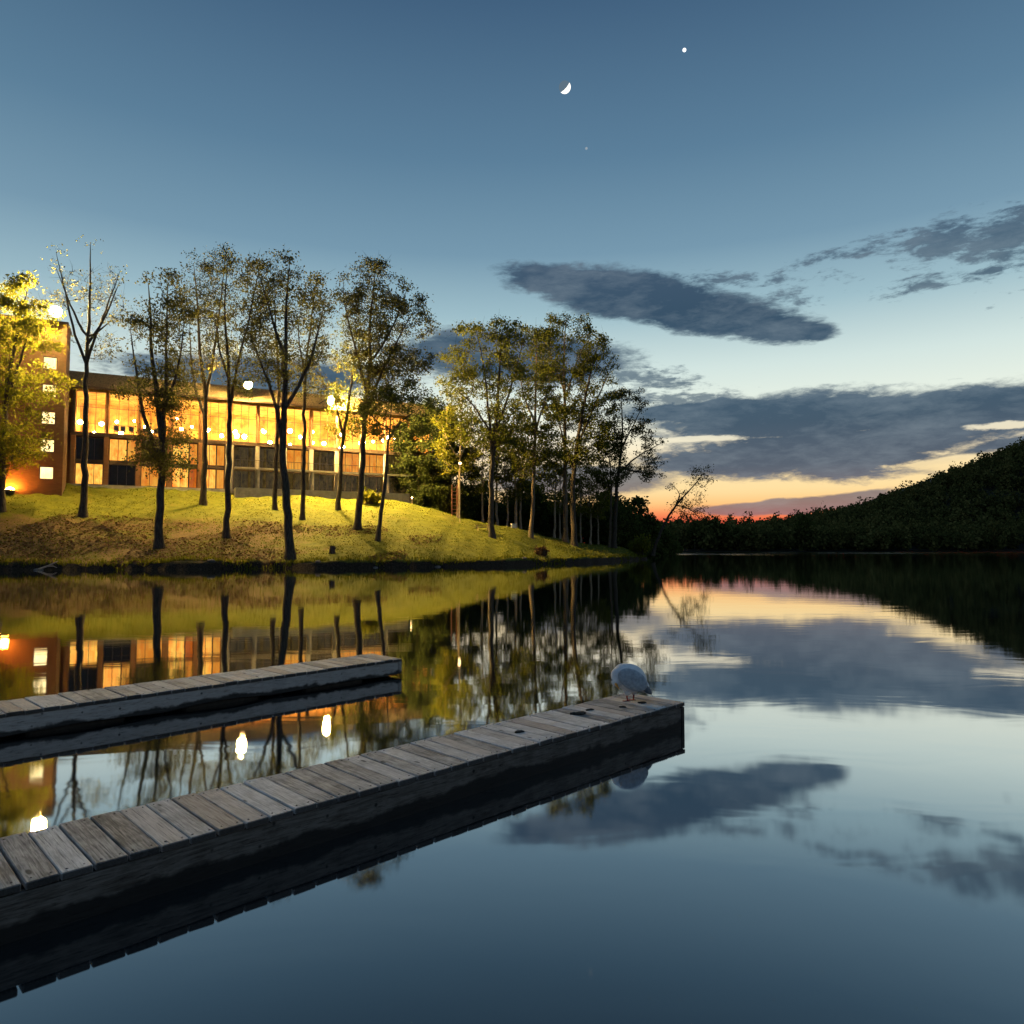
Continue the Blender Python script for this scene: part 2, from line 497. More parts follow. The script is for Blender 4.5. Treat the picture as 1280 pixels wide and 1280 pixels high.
def mat_glowpane(name, lo, hi, s, ns=1.4):
    """Glowing pane: lit curtain folds and lamps behind; also serves for painted-in reflections."""
    m, nt, out = new_mat(name)
    n = noise(nt, coords(nt, 'Object', (1.0, 1.0, 0.55)), ns, 4, 0.6, 0.3)
    fold = noise(nt, coords(nt, 'Object', (6.0, 1.0, 0.1)), 1.0, 2)
    col = ramp(nt, n * 0.75 + fold * 0.25, [(0.34, (*lo, 1)), (0.62, (*hi, 1))])
    e = nt.nodes.new('ShaderNodeEmission'); nt.links.new(col, e.inputs[0]); e.inputs[1].default_value = s
    g = nt.nodes.new('ShaderNodeBsdfGlossy'); g.inputs['Roughness'].default_value = 0.05
    mx = nt.nodes.new('ShaderNodeMixShader'); mx.inputs[0].default_value = 0.04
    nt.links.new(e.outputs[0], mx.inputs[1]); nt.links.new(g.outputs[0], mx.inputs[2])
    nt.links.new(mx.outputs[0], out.inputs[0]); M[name] = m


def mat_clear():
    m, nt, out = new_mat('clear_glass')
    t = nt.nodes.new('ShaderNodeBsdfTransparent'); t.inputs[0].default_value = (0.95, 0.95, 0.93, 1)
    g = nt.nodes.new('ShaderNodeBsdfGlossy'); g.inputs['Roughness'].default_value = 0.02
    f = nt.nodes.new('ShaderNodeFresnel'); f.inputs[0].default_value = 1.45
    mx = nt.nodes.new('ShaderNodeMixShader')
    nt.links.new(f.outputs[0], mx.inputs[0]); nt.links.new(t.outputs[0], mx.inputs[1]); nt.links.new(g.outputs[0], mx.inputs[2])
    nt.links.new(mx.outputs[0], out.inputs[0]); M['clear_glass'] = m


mat_ground(); mat_water(); mat_clear()
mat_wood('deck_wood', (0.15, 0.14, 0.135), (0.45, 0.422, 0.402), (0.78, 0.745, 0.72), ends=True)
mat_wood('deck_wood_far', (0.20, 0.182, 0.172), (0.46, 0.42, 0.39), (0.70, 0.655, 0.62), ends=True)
mat_wood('beam_dark', (0.013, 0.012, 0.011), (0.046, 0.042, 0.039), (0.25, 0.232, 0.215), (26, 1.3, 20), True)
mat_wood('beam_grey', (0.12, 0.12, 0.125), (0.29, 0.29, 0.295), (0.50, 0.50, 0.51), (26, 1.3, 20), True)
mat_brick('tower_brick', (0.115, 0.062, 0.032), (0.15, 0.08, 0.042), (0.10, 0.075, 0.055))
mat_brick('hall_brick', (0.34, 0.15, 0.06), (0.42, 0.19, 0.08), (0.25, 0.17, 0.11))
mat_glowpane('lit_white', (1.0, 0.70, 0.26), (1.0, 0.82, 0.42), 2.0)
mat_glowpane('lit_yellow', (1.0, 0.20, 0.012), (1.0, 0.62, 0.10), 1.3, 1.9)
mat_glowpane('lit_orange', (0.85, 0.20, 0.015), (1.0, 0.45, 0.06), 0.85)
mat_glowpane('painted_reflection_pane', (0.02, 0.013, 0.003), (0.11, 0.07, 0.016), 0.7, 2.5)  # faint emission painted in for the lawn and trees reflected in dark glass
mat_glowpane('lit_red', (0.55, 0.10, 0.012), (0.95, 0.24, 0.02), 0.7)
simple('concrete', (0.42, 0.37, 0.28), 0.85, 1.5, 0.25)
simple('trim_brown', (0.10, 0.06, 0.035), 0.7, 3)
simple('frame_bronze', (0.05, 0.03, 0.018), 0.45, 5)
simple('roof_shingle', (0.15, 0.105, 0.05), 0.9, 6, 0.5, 0.5, 0.04)
simple('hall_plaster', (0.62, 0.33, 0.085), 0.9, 0.75, 0.6)
simple('hall_floor', (0.30, 0.14, 0.06), 0.6, 1.5)
simple('dark_glass', (0.012, 0.010, 0.007), 0.12, 2, 0.3, 0.02, 0.01, spec=0.22)
simple('black_metal', (0.03, 0.03, 0.03), 0.5, 8, metal=0.6)
simple('white_metal', (0.6, 0.58, 0.52), 0.5, 8)
simple('picnic_wood', (0.33, 0.24, 0.14), 0.8, 6)
simple('reddish_wood', (0.30, 0.12, 0.06), 0.8, 6)
simple('stone', (0.10, 0.09, 0.08), 0.9, 6, 0.5, 0.6, 0.05)
simple('bleached_wood', (0.36, 0.30, 0.25), 0.85, 6)
simple('rusty_nail', (0.035, 0.022, 0.016), 0.8, 30)
simple('mud', (0.028, 0.022, 0.017), 0.9, 20)
simple('feather_white', (0.62, 0.63, 0.65), 0.9, 22, 0.16, 0.35, 0.006)
simple('feather_grey', (0.30, 0.34, 0.39), 0.9, 30, 0.25, 0.5, 0.006)
simple('feather_dark', (0.10, 0.12, 0.145), 0.9, 30, 0.3, 0.5, 0.006)
simple('bird_red', (0.30, 0.045, 0.03), 0.55, 30)
simple('bird_beak', (0.55, 0.24, 0.03), 0.5, 30)
simple('bird_eye', (0.01, 0.01, 0.01), 0.1, 30)
emit('moon_dark', srgb(94, 114, 130)[:3], 1.0)  # sky haze and earthshine over the unlit side, put in as emission
emit('lamp_glow', LAMP_C, LAMP_L)
emit('bright_lamp_glow', LAMP_C, LAMP_L * 1.7)
emit('ground_lamp_glow', (1.0, 0.30, 0.03), 620.0)
emit('pendant_glow', (1.0, 0.68, 0.25), 225.0)
emit('moon_glow', (1.0, 0.96, 0.88), 1.6)
emit('planet_glow', (1.0, 1.0, 1.0), 1.6)
emit('star_glow', (0.55, 0.66, 0.75), 0.55)

# ------------------------------------------------------------------ terrain
shore_px = [(-220, 714.5), (0, 713), (200, 712), (320, 710.8), (440, 710), (560, 708.6), (640, 706.6), (700, 704.6), (760, 702), (809, 699)]
SH = [atz(x, y)[:2] for x, y in shore_px]
SHX = np.array([-220.0, SH[0][0] - 30] + [p[0] for p in SH] + [25.5, 28.5, 34, 60, 88, 200, 500, 900])
SHY = np.array([50.0, 57.0] + [p[1] for p in SH] + [140, 165, 200, 305, 392, 402, 412, 430])
inl = [(90, 605, 88), (310, 613.5, 98.3), (480, 620.5, 105), (572, 645, 100), (645, 662, 106), (735, 680, 120), (800, 691, 126)]
KX, KK, KS = [], [], []
for px_, py_, d_ in inl:
    p = at(px_, py_, d_)
    s_ = d_ - np.interp(p[0], SHX, SHY)
    KX.append(p[0]); KK.append(max(0.02, (p[2] - 0.5) / s_)); KS.append(s_)
KX = np.array([-200, -90] + KX + [27, 40, 900]); KK = np.array([0.33, 0.33] + KK + [0.05, 0.02, 0.03]); KS = np.array([36, 34] + KS + [8, 20, 30])


def vnoise(x, y, s, seed=0):
    """Cheap smooth noise from sines, in -1..1."""
    r = np.random.default_rng(seed)
    v = 0
    for k in range(5):
        a, p, f = r.uniform(0, 6.28), r.uniform(0, 6.28), s * r.uniform(0.6, 1.7)
        v = v + np.sin((x * math.cos(a) + y * math.sin(a)) * f + p)
    return v / 3.2


def ground_z(X, Y):
    X = np.asarray(X, float); Y = np.asarray(Y, float)
    wob = 0.6 * vnoise(X, X * 0, 0.5, 3) + 0.3 * vnoise(X, X * 0, 2.7, 4)
    s = Y - np.interp(X, SHX, SHY) + wob * (X < 26)
    k = np.interp(X, KX, KK); sm = np.interp(X, KX, KS)
    se = np.clip(s, 0, None)
    over = np.clip(se - sm, 0, None)
    se = np.minimum(se, sm) + 0.0 * over
    bank = np.where(s < 0, np.maximum(s * 0.5, -2.0), (0.5 + 0.16 * vnoise(X, X * 0, 0.7, 6) + 0.08 * vnoise(X, X * 0, 2.4, 7)) * np.clip(s / 0.55, 0, 1) ** 0.6)
    rough = (0.10 * vnoise(X, Y, 0.55, 1) + 0.05 * vnoise(X, Y, 1.9, 2)) * np.clip(s / 2.0, 0, 1)
    fall = np.clip(over - 3, 0, 30) * 0.03 * (X > -20)
    return bank + k * se + rough - fall


gx = np.concatenate([np.arange(-220, -75, 3.0), np.arange(-75, 30, 0.45), np.arange(30, 100, 2.5), np.arange(100, 901, 10)])
gs = np.concatenate([[-12, -4, -1.5, -0.9, -0.5, -0.25, -0.1, 0.05, 0.2, 0.35, 0.5, 0.7, 0.95], np.arange(1.3, 12, 0.4), np.arange(12, 56, 0.8), [58, 62, 70, 90, 130, 200, 400, 900]])
GX, GS = np.meshgrid(gx, gs, indexing='ij')
GY = np.interp(GX, SHX, SHY) + GS
GZ = ground_z(GX, GY)
V = np.stack([GX, GY, GZ], -1).reshape(-1, 3)
ni, nj = GX.shape
I, J = np.meshgrid(np.arange(ni - 1), np.arange(nj - 1), indexing='ij')
q = (I * nj + J).ravel()
ground = mesh_np('ground', V, np.stack([q, q + nj, q + nj + 1, q + 1], 1), M['ground'], smooth=True)
tag(ground, kind='structure')

wv = np.array([[-1500, -60, 0], [1500, -60, 0], [1500, 1500, 0], [-1500, 1500, 0]], float)
water = mesh_np('water', wv, np.array([[0, 1, 2, 3]]), M['water'])
tag(water, kind='structure')


def hit(px, py, d0=52.0, d1=190.0):
    """Where the ray through a pixel meets the lawn."""
    for d in np.arange(d0, d1, 0.1):
        p = at(px, py, d)
        if p[2] <= ground_z(p[0], p[1]): return p
    return None


# far wooded hill
ridge_px = np.array([(800, 672), (960, 670), (1010, 664), (1060, 655), (1120, 638), (1180, 618), (1240, 594), (1290, 575), (1400, 535), (1600, 480), (1900, 440)], float)
RX = np.array([at(a, b, 540)[0] for a, b in ridge_px]); RZ = np.array([at(a, b, 540)[2] for a, b in ridge_px])


def hill_z(X, Y):
    b = np.interp(X, SHX, SHY) + 10
    t = np.clip((Y - b) / (540 - b), 0, 1.0)
    t = t * t * (3 - 2 * t) * 0.5 + t * 0.5
    return 1.0 + (np.interp(X, RX, RZ) - 1.0) * t + 1.5 * vnoise(X, Y, 0.05, 8) * t - np.clip(Y - 560, 0, 400) * 0.05


hx = np.arange(95, 760, 8.0); hy = np.linspace(0, 1, 34)
HX, HT = np.meshgrid(hx, hy, indexing='ij')
HY = np.interp(HX, SHX, SHY) + 10 + HT * 330
V = np.stack([HX, HY, hill_z(HX, HY)], -1).reshape(-1, 3)
ni, nj = HX.shape
I, J = np.meshgrid(np.arange(ni - 1), np.arange(nj - 1), indexing='ij')
q = (I * nj + J).ravel()
simple('forest_floor', (0.012, 0.014, 0.008), 0.95, 0.2)
tag(mesh_np('hill', V, np.stack([q, q + nj, q + nj + 1, q + 1], 1), M['forest_floor'], smooth=True), kind='structure')


# ------------------------------------------------------------------ tree growing
def leaf_quads(P, size, aspect=1.5, flat=0.0):
    n = len(P)
    a = rng.normal(size=(n, 3)); a /= np.linalg.norm(a, axis=1)[:, None]
    b = rng.normal(size=(n, 3)); b[:, 2] += 0
    if flat: a[:, 2] *= (1 - flat); b[:, 2] *= (1 - flat)
    b -= a * (a * b).sum(1)[:, None]; b /= np.linalg.norm(b, axis=1)[:, None] + 1e-9
    s = (np.asarray(size) * rng.uniform(0.6, 1.3, n))[:, None] * 0.5
    a = a * s * aspect; b = b * s
    V = np.stack([P - a, P + b * 0.9 + a * 0.1, P + a, P - b * 0.9 + a * 0.1], 1).reshape(-1, 3)
    return V, np.arange(4 * n).reshape(-1, 4)


def tube(P, R, n=6):
    P = np.asarray(P, float); R = np.asarray(R, float)
    T = np.gradient(P, axis=0); T /= np.linalg.norm(T, axis=1)[:, None] + 1e-9
    ref = np.array([0.31, 0.92, 0.1])
    A = np.cross(T, ref); A /= np.linalg.norm(A, axis=1)[:, None] + 1e-9
    B = np.cross(T, A)
    th = np.linspace(0, 2 * math.pi, n, endpoint=False)
    ring = A[:, None, :] * np.cos(th)[None, :, None] + B[:, None, :] * np.sin(th)[None, :, None]
    V = (P[:, None, :] + ring * R[:, None, None]).reshape(-1, 3)
    m = len(P)
    i, j = np.meshgrid(np.arange(m - 1), np.arange(n), indexing='ij')
    f = np.stack([i * n + j, i * n + (j + 1) % n, (i + 1) * n + (j + 1) % n, (i + 1) * n + j], -1).reshape(-1, 4)
    return V, f


class Bag:
    def __init__(s): s.V, s.F, s.n = [], [], 0
    def add(s, V, f):
        s.V.append(V); s.F.append(f + s.n); s.n += len(V)
    def mesh(s, name, mat, parent=None, smooth=False):
        return mesh_np(name, np.concatenate(s.V), np.concatenate(s.F), mat, parent, smooth)


def smooth_path(P, step=0.9):
    P = np.asarray(P, float)
    if len(P) == 2: P = np.array([P[0], (P[0] + P[1]) / 2, P[1]])
    out = []
    Q = np.vstack([2 * P[0] - P[1], P, 2 * P[-1] - P[-2]])
    for i in range(1, len(Q) - 2):
        p0, p1, p2, p3 = Q[i - 1:i + 3]
        k = max(2, int(np.linalg.norm(p2 - p1) / step))
        for t in np.linspace(0, 1, k, endpoint=False):
            out.append(0.5 * (2 * p1 + (p2 - p0) * t + (2 * p0 - 5 * p1 + 4 * p2 - p3) * t * t + (3 * p1 - p0 - 3 * p2 + p3) * t ** 3))
    out.append(P[-1])
    return np.array(out)


def grow(root, stems, r0, env, dens=1.0, leaves=24, lsize=0.3, spread=0.75, leaf='leaf_spring', bark='bark_dark', flat=0.0, twig=3, asc=0.3):
    """root: the tree's Empty at its base. stems: local paths in metres, the first is the trunk.
    env: (z, left, right) rows of the crown outline. Boughs reach from the stems to clumps inside it."""
    tr, br, lf = Bag(), Bag(), Bag()
    nodes, nrad = [], []
    for k, st in enumerate(stems):
        P = smooth_path(st)
        if k == 0:
            L = np.linspace(0, 1, len(P))
            R = r0 * (1 - L) ** 0.75 * 0.9 + 0.02
            R = R + r0 * 0.55 * np.exp(-np.linspace(0, np.linalg.norm(P[-1] - P[0]), len(P)) / 0.45)
            P[0][2] -= 0.4
        else:
            j = np.argmin(np.linalg.norm(np.array(nodes) - P[0], axis=1))
            rr = nrad[j] * 0.72
            P[0] = nodes[j]
            R = rr * (1 - np.linspace(0, 1, len(P))) ** 0.8 + 0.018
        P[1:] += rng.normal(size=(len(P) - 1, 3)) * np.minimum(0.05, R[1:, None] * 0.25)
        tr.add(*tube(P, R, 9 if k == 0 else 7))
        nodes += list(P); nrad += list(R)
    env = sorted(env)
    ez = np.array([e[0] for e in env]); el = np.array([e[1] for e in env]); er = np.array([e[2] for e in env])
    area = np.trapezoid(er - el, ez) if hasattr(np, 'trapezoid') else np.trapz(er - el, ez)
    n = int(max(14, 1.55 * area * dens))
    C = []
    ph = rng.uniform(0, 50, 3)
    w = np.interp(np.linspace(ez[0], ez[-1], 200), ez, er - el); cw = np.cumsum(w) / w.sum()
    tries = 0
    while len(C) < n and tries < n * 12:
        tries += 1
        z = np.interp(rng.uniform(), cw, np.linspace(ez[0], ez[-1], 200))
        l, r = np.interp(z, ez, el), np.interp(z, ez, er)
        rad = math.sqrt(rng.uniform()) ** 0.8; a = rng.uniform(0, 2 * math.pi)
        hw = (r - l) / 2 * (1 + 0.16 * math.sin(z * 1.7 + a * 2 + ph[0]))
        x = (l + r) / 2 + hw * rad * math.cos(a); y = hw * 0.9 * rad * math.sin(a)
        if math.sin(x * 0.9 + ph[0]) + math.sin(y * 0.9 + ph[1]) + math.sin(z * 1.0 + ph[2]) < -0.75: continue
        C.append((x, y, z))
    C = np.array(C)
    S = np.array(nodes)
    z_first = ez[0] - (ez[-1] - ez[0]) * 0.35
    dist = np.array([np.min(np.linalg.norm(S - c, axis=1)) for c in C])
    par = [-1] * len(nodes); cnt = [0.0] * len(nodes)
    ns = len(nodes)
    paths = []
    N = np.zeros((ns + len(C) * 9, 3)); N[:ns] = S; m = ns
    isstem = np.zeros(len(N), bool); isstem[:ns] = True
    for c in C[np.argsort(dist)]:
        D = N[:m] - c
        h = np.hypot(D[:, 0], D[:, 1]); dd = np.sqrt((D ** 2).sum(1))
        cost = dd + 1.6 * np.clip(D[:, 2] + asc * h, 0, None) + np.where(N[:m, 2] < z_first, 50, 0)
        cost = cost + np.where(isstem[:m], 0.25, 0.0)
        j = int(np.argmin(cost))
        a = N[j]; L = dd[j]
        k = max(2, int(L / 0.8) + 1); k = min(k, 8)
        mid = (a + c) / 2 + np.array([0, 0, -0.10 * L]) + rng.normal(size=3) * 0.09 * L
        t = np.linspace(0, 1, k + 1)[1:, None]
        Q = (1 - t) ** 2 * a + 2 * t * (1 - t) * mid + t * t * c
        paths.append((j, list(range(m, m + k))))
        N[m:m + k] = Q
        for q_ in range(k): par.append(j if q_ == 0 else m + q_ - 1)
        m += k
    rad = np.zeros(m); acc = np.zeros(m)
    for i in range(m - 1, ns - 1, -1):
        rad[i] = max(0.014, acc[i] ** (1 / 2.1))
        if par[i] >= ns: acc[par[i]] += rad[i] ** 2.1
    for j, ids in paths:
        P = np.vstack([N[j], N[ids]])
        R = np.array([rad[i] for i in ids]); r_b = R[0]
        if j < ns: r_b = min(R[0] * 1.25, nrad[j] * 0.7)
        R = np.concatenate([[r_b], np.minimum(R, r_b)])
        br.add(*tube(P, R, 4))
        c = P[-1]
        for _ in range(twig):
            e = c + rng.normal(size=3) * spread * 0.8 + np.array([0, 0, spread * 0.35])
            s0 = P[-2] + (c - P[-2]) * rng.uniform(0.2, 1)
            br.add(*tube(np.vstack([s0, (s0 + e) / 2 + rng.normal(size=3) * 0.08, e]), [0.016, 0.012, 0.006], 3))
    tips = np.array([smooth_path(st)[-1] for st in stems])
    if leaves:
        C = np.vstack([C, np.repeat(tips, 2, axis=0) + rng.normal(size=(2 * len(tips), 3)) * 0.3])
        leaves, lsize = leaves * 2.5, lsize * 0.64
        rep = rng.poisson(leaves * rng.uniform(0.4, 1.5, len(C)))
        P = np.repeat(C, rep, axis=0)
        P = P + rng.normal(size=P.shape) * spread * np.array([1, 1, 0.62]) * 0.62
        lf.add(*leaf_quads(P, lsize, flat=flat))
    tr.V += br.V; tr.F += [f + tr.n for f in br.F]; tr.n += br.n
    tr.mesh('trunk', M[bark], root, True)
    if leaves: lf.mesh('crown', M[leaf], root)
    return root


def px_tree(label, base, stems, env, w, d=None, name='tree', group=None, **kw):
    p = hit(*base) if d is None else at(base[0], base[1], d)
    if p is None: p = at(base[0], base[1], 105.0)
    D = p[1]
    root = thing(name, label, 'tree', p, 0, group)
    out = []
    for k, st in enumerate(stems):
        Q = np.array([at(x, y, D) for x, y in st]) - p
        if k: Q[1:, 1] += np.linspace(0.2, 1, len(Q) - 1) * rng.uniform(-2.2, 2.2)
        out.append(Q)
    rows = []
    for y, xl, xr in env:
        a, b = at(xl, y, D) - p, at(xr, y, D) - p
        rows.append((a[2], a[0], b[0]))
    grow(root, out, w / 2 / F * D, rows, **kw)
    return root


GT = 'tall trees along the lamplit shore'
px_tree('bright yellow leafed tree in front of the brick tower', (1, 640), [[(1, 640), (4, 560), (8, 500), (16, 440), (36, 355)], [(8, 500), (28, 450), (52, 410)], [(5, 540), (-20, 480), (-36, 420)]],
        [(348, 26, 48), (380, -14, 60), (430, -45, 72), (480, -50, 69), (540, -45, 67), (600, -30, 42)], 9, group=GT, dens=1.6, leaves=20, leaf='leaf_yellow', lsize=0.34)
px_tree('almost bare tree with upright twigs to the right of the brick tower', (104, 645), [[(104, 645), (107, 560), (108, 455), (112, 380), (113, 303)], [(108, 455), (96, 420), (88, 370), (80, 322)], [(108, 452), (124, 405), (142, 332)], [(110, 430), (132, 395), (150, 352)], [(109, 425), (92, 390), (72, 336)], [(110, 424), (128, 412), (148, 404)]],
        [(312, 104, 122), (330, 76, 142), (360, 70, 152), (400, 78, 150), (445, 86, 138)], 9, group=GT, dens=0.75, leaves=5, leaf='leaf_olive', lsize=0.26, twig=5)
px_tree('thick trunked tree with low leafy sprouts in front of the hall', (199, 685), [[(199, 685), (201, 610), (203, 560), (197, 500), (190, 450), (188, 390), (185, 352)], [(203, 560), (207, 500), (208, 430), (210, 346)], [(202, 575), (178, 520), (160, 440), (150, 400)], [(206, 510), (224, 460), (236, 400)]],
        [(344, 200, 220), (362, 172, 236), (400, 154, 242), (440, 145, 246), (480, 148, 242), (530, 168, 230), (575, 166, 240), (600, 182, 230)], 11, group=GT, dens=1.1, leaves=26, leaf='leaf_olive', lsize=0.26)
px_tree('forked tree whose two stems part above the hall roof', (253, 630), [[(254, 630), (256, 560), (257, 500), (250, 440), (247, 380), (242, 330)], [(257, 500), (265, 450), (272, 390), (279, 310)], [(256, 520), (240, 470), (232, 400)]],
        [(308, 272, 286), (330, 240, 300), (370, 230, 308), (420, 236, 302), (480, 240, 290)], 8, group=GT, dens=1.1, leaves=20, leaf='leaf_olive', lsize=0.25)
px_tree('straight dark tree with V fork before the orange brick bay', (283, 672), [[(283, 672), (286, 590), (287, 510), (284, 440), (281, 380), (285, 328)], [(287, 510), (300, 450), (315, 400), (331, 336)], [(287, 480), (272, 430), (266, 380)]],
        [(324, 280, 335), (350, 270, 340), (400, 266, 336), (450, 270, 328), (490, 276, 318)], 8, group=GT, dens=1.1, leaves=19, leaf='leaf_olive', lsize=0.25)
px_tree('thick curving tree rooted on the bank at the edge of the water', (363, 699), [[(363, 699), (358, 620), (353, 565), (356, 510), (357, 440), (358, 380), (362, 324)], [(354, 560), (342, 500), (325, 455), (310, 420)], [(355, 515), (372, 480), (386, 440), (399, 372)], [(357, 450), (345, 410), (330, 350)]],
        [(320, 340, 380), (345, 320, 404), (390, 310, 410), (440, 314, 406), (490, 330, 398)], 12, group=GT, dens=1.15, leaves=20, leaf='leaf_olive', lsize=0.25)
px_tree('thin tree partly behind the thick curving bank tree', (344, 637), [[(344, 637), (346, 560), (349, 480), (345, 420), (343, 352)], [(349, 480), (356, 430), (362, 390)]],
        [(345, 332, 356), (400, 322, 366), (470, 330, 364)], 6, group=GT, dens=0.7, leaves=12, leaf='leaf_olive')
px_tree('slim tree just right of the thick curving bank tree', (378, 650), [[(378, 650), (380, 560), (381, 480), (387, 420), (396, 346)], [(382, 470), (372, 420), (370, 380)]],
        [(344, 382, 405), (380, 370, 412), (440, 366, 415), (500, 370, 410)], 6, group=GT, dens=0.85, leaves=14, leaf='leaf_olive')
px_tree('large full crowned tree beside the floodlight at the right end of the roof', (446, 662), [[(446, 662), (452, 590), (456, 520), (462, 460), (463, 400), (470, 331)], [(456, 520), (475, 470), (500, 420), (522, 380)], [(459, 490), (445, 440), (430, 380), (428, 346)], [(462, 455), (490, 410), (508, 360)]],
        [(330, 430, 492), (350, 420, 515), (390, 415, 540), (430, 416, 540), (480, 440, 534), (515, 446, 520)], 9, group=GT, dens=1.2, leaves=30, leaf='leaf_olive', lsize=0.27)
px_tree('short tree glowing yellow right under the end floodlight', (423, 637), [[(423, 637), (428, 560), (438, 490), (446, 420)], [(430, 550), (420, 510), (412, 480)]],
        [(395, 426, 452), (440, 416, 466), (500, 406, 462), (545, 410, 450)], 6, group=GT, dens=0.9, leaves=18, leaf='leaf_spring')
px_tree('small leaning tree with a flat dark crown at mid lawn', (472, 676), [[(472, 676), (480, 610), (486, 550), (490, 500)], [(486, 545), (510, 520), (540, 505)], [(486, 540), (465, 520), (450, 510)]],
        [(482, 490, 530), (500, 450, 545), (525, 442, 550), (548, 456, 520)], 6, group=GT, dens=1.3, leaves=24, leaf='leaf_dark', flat=0.4)
px_tree('broad leafy tree standing next to the picnic table', (615, 672), [[(615, 672), (614, 600), (617, 560), (622, 500), (625, 450), (628, 406)], [(616, 570), (611, 520), (605, 460), (595, 412)], [(620, 540), (640, 480), (655, 422)], [(613, 540), (590, 505), (562, 482)]],
        [(404, 590, 640), (425, 560, 662), (460, 552, 668), (490, 548, 662), (530, 566, 655), (565, 585, 650)], 8, group=GT, dens=1.2, leaves=20, leaf='leaf_spring', lsize=0.33)
px_tree('tall pale stemmed tree right of the broad leafy tree', (664, 672), [[(664, 672), (667, 600), (669, 540), (670, 470), (672, 412)], [(669, 540), (684, 490), (696, 440)], [(669, 530), (654, 490), (648, 450)]],
        [(408, 655, 690), (440, 650, 700), (500, 645, 706), (560, 640, 700), (595, 645, 690)], 6, group=GT, dens=1.05, leaves=20, leaf='leaf_spring', bark='bark_mid', lsize=0.33)
px_tree('tallest slender tree of the right hand group, with a straight pale stem', (707, 677), [[(707, 677), (706, 600), (706, 500), (705, 440), (708, 397)], [(706, 500), (722, 450), (738, 415)], [(706, 490), (690, 450), (680, 420)]],
        [(393, 692, 735), (420, 672, 745), (460, 670, 745), (500, 675, 740), (560, 680, 735), (590, 685, 725)], 7, group=GT, dens=1.1, leaves=20, leaf='leaf_spring', bark='bark_mid', lsize=0.33)
px_tree('dark stemmed tree leaning right beside the tallest slender tree', (718, 682), [[(718, 682), (716, 610), (724, 540), (735, 480), (749, 424)], [(720, 560), (742, 510), (764, 460)], [(718, 590), (704, 550), (696, 510)]],
        [(420, 738, 756), (450, 718, 768), (480, 706, 772), (530, 700, 768), (580, 700, 755)], 8, group=GT, dens=1.0, leaves=20, leaf='leaf_spring', lsize=0.33)
px_tree('windblown tree at the right end of the lawn before the sunset', (768, 685), [[(768, 685), (770, 630), (773, 590), (778, 540), (776, 492)], [(773, 592), (795, 572), (824, 556)], [(774, 585), (800, 590), (830, 592)], [(775, 565), (792, 530), (804, 505)]],
        [(488, 755, 796), (515, 745, 806), (550, 745, 816), (580, 742, 826), (606, 758, 812)], 6, group=GT, dens=0.95, leaves=18, leaf='leaf_olive', lsize=0.36, twig=4)
px_tree('thin pale stem close beside the windblown tree', (762, 684), [[(762, 684), (764, 620), (761, 556)], [(763, 610), (752, 585), (746, 560)]],
        [(540, 745, 778), (570, 738, 782), (605, 740, 780)], 4, group=GT, dens=0.8, leaves=16, leaf='leaf_spring', bark='bark_mid', lsize=0.36)
px_tree('ragged tree leaning out over the lake at the tip of the point', (816, 690), [[(816, 692), (832, 652), (850, 626), (868, 606), (882, 588)], [(848, 630), (868, 640), (882, 656)], [(840, 640), (850, 618), (842, 606)]],
        [(586, 868, 886), (605, 848, 892), (630, 836, 880), (655, 850, 886)], 4, d=124.0, group=GT, dens=0.75, leaves=12, leaf='leaf_olive', lsize=0.34, twig=4, flat=0.3)

GE = 'dark evergreens at the end of the hall'
for lab, b, e in [
    ('bushy dark evergreen nearest the lit end of the hall', (500, 633), [(530, 492, 512), (560, 482, 525), (600, 478, 528), (630, 480, 524)]),
    ('tall bushy dark evergreen filling the gap behind the lawn', (536, 641), [(500, 522, 556), (540, 504, 580), (590, 500, 582), (638, 504, 574)]),
    ('low dark evergreen beside the reddish ladder frame', (556, 645), [(545, 545, 585), (580, 538, 594), (620, 536, 594), (645, 542, 588)])]:
    px_tree(lab, b, [[b, (b[0] + 1, (b[1] + e[0][0]) // 2), ((e[0][1] + e[0][2]) / 2, e[0][0] + 4)]], e, 5, d=108.5, name='evergreen_tree', group=GE, dens=1.7, leaves=30, leaf='leaf_dark', lsize=0.42, asc=0.0)

# slender trees of the lamplit grove: two grown, the rest copied
ORD = ['first', 'second', 'third', 'fourth', 'fifth', 'sixth', 'seventh', 'eighth', 'ninth', 'tenth', 'eleventh', 'twelfth', 'thirteenth', 'fourteenth']
protos = []
for hh, lean in ((17.0, 0.6), (14.5, -0.7)):
    r = thing('slender_tree', 'pale slender tree', 'tree', (0, 0, 0))
    grow(r, [[(0, 0, 0), (0.1, 0, hh * 0.35), (lean * 0.5, 0.2, hh * 0.7), (lean, 0, hh)], [(0.2, 0, hh * 0.5), (1.3, 0.5, hh * 0.62), (2.2, 0.8, hh * 0.8)], [(0.2, 0, hh * 0.45), (-1.2, -0.4, hh * 0.58), (-2.3, -0.8, hh * 0.75)]],
         0.19, [(hh * 0.36, -1.6, 1.6), (hh * 0.5, -3.0, 3.1), (hh * 0.72, -3.1, 3.2), (hh * 0.9, -2.0, 2.2), (hh, -0.6, 0.9)], dens=0.9, leaves=14, lsize=0.38, leaf='leaf_yellow' if lean > 0 else 'leaf_spring', bark='bark_pale')
    protos.append(r)
grove = [(573, 646, 100), (603, 656, 108), (621, 658, 110), (634, 661, 110), (645, 663, 110), (651, 664, 112), (693, 673, 116), (700, 673, 120), (726, 677, 121), (738, 680, 122), (748, 682, 124)]
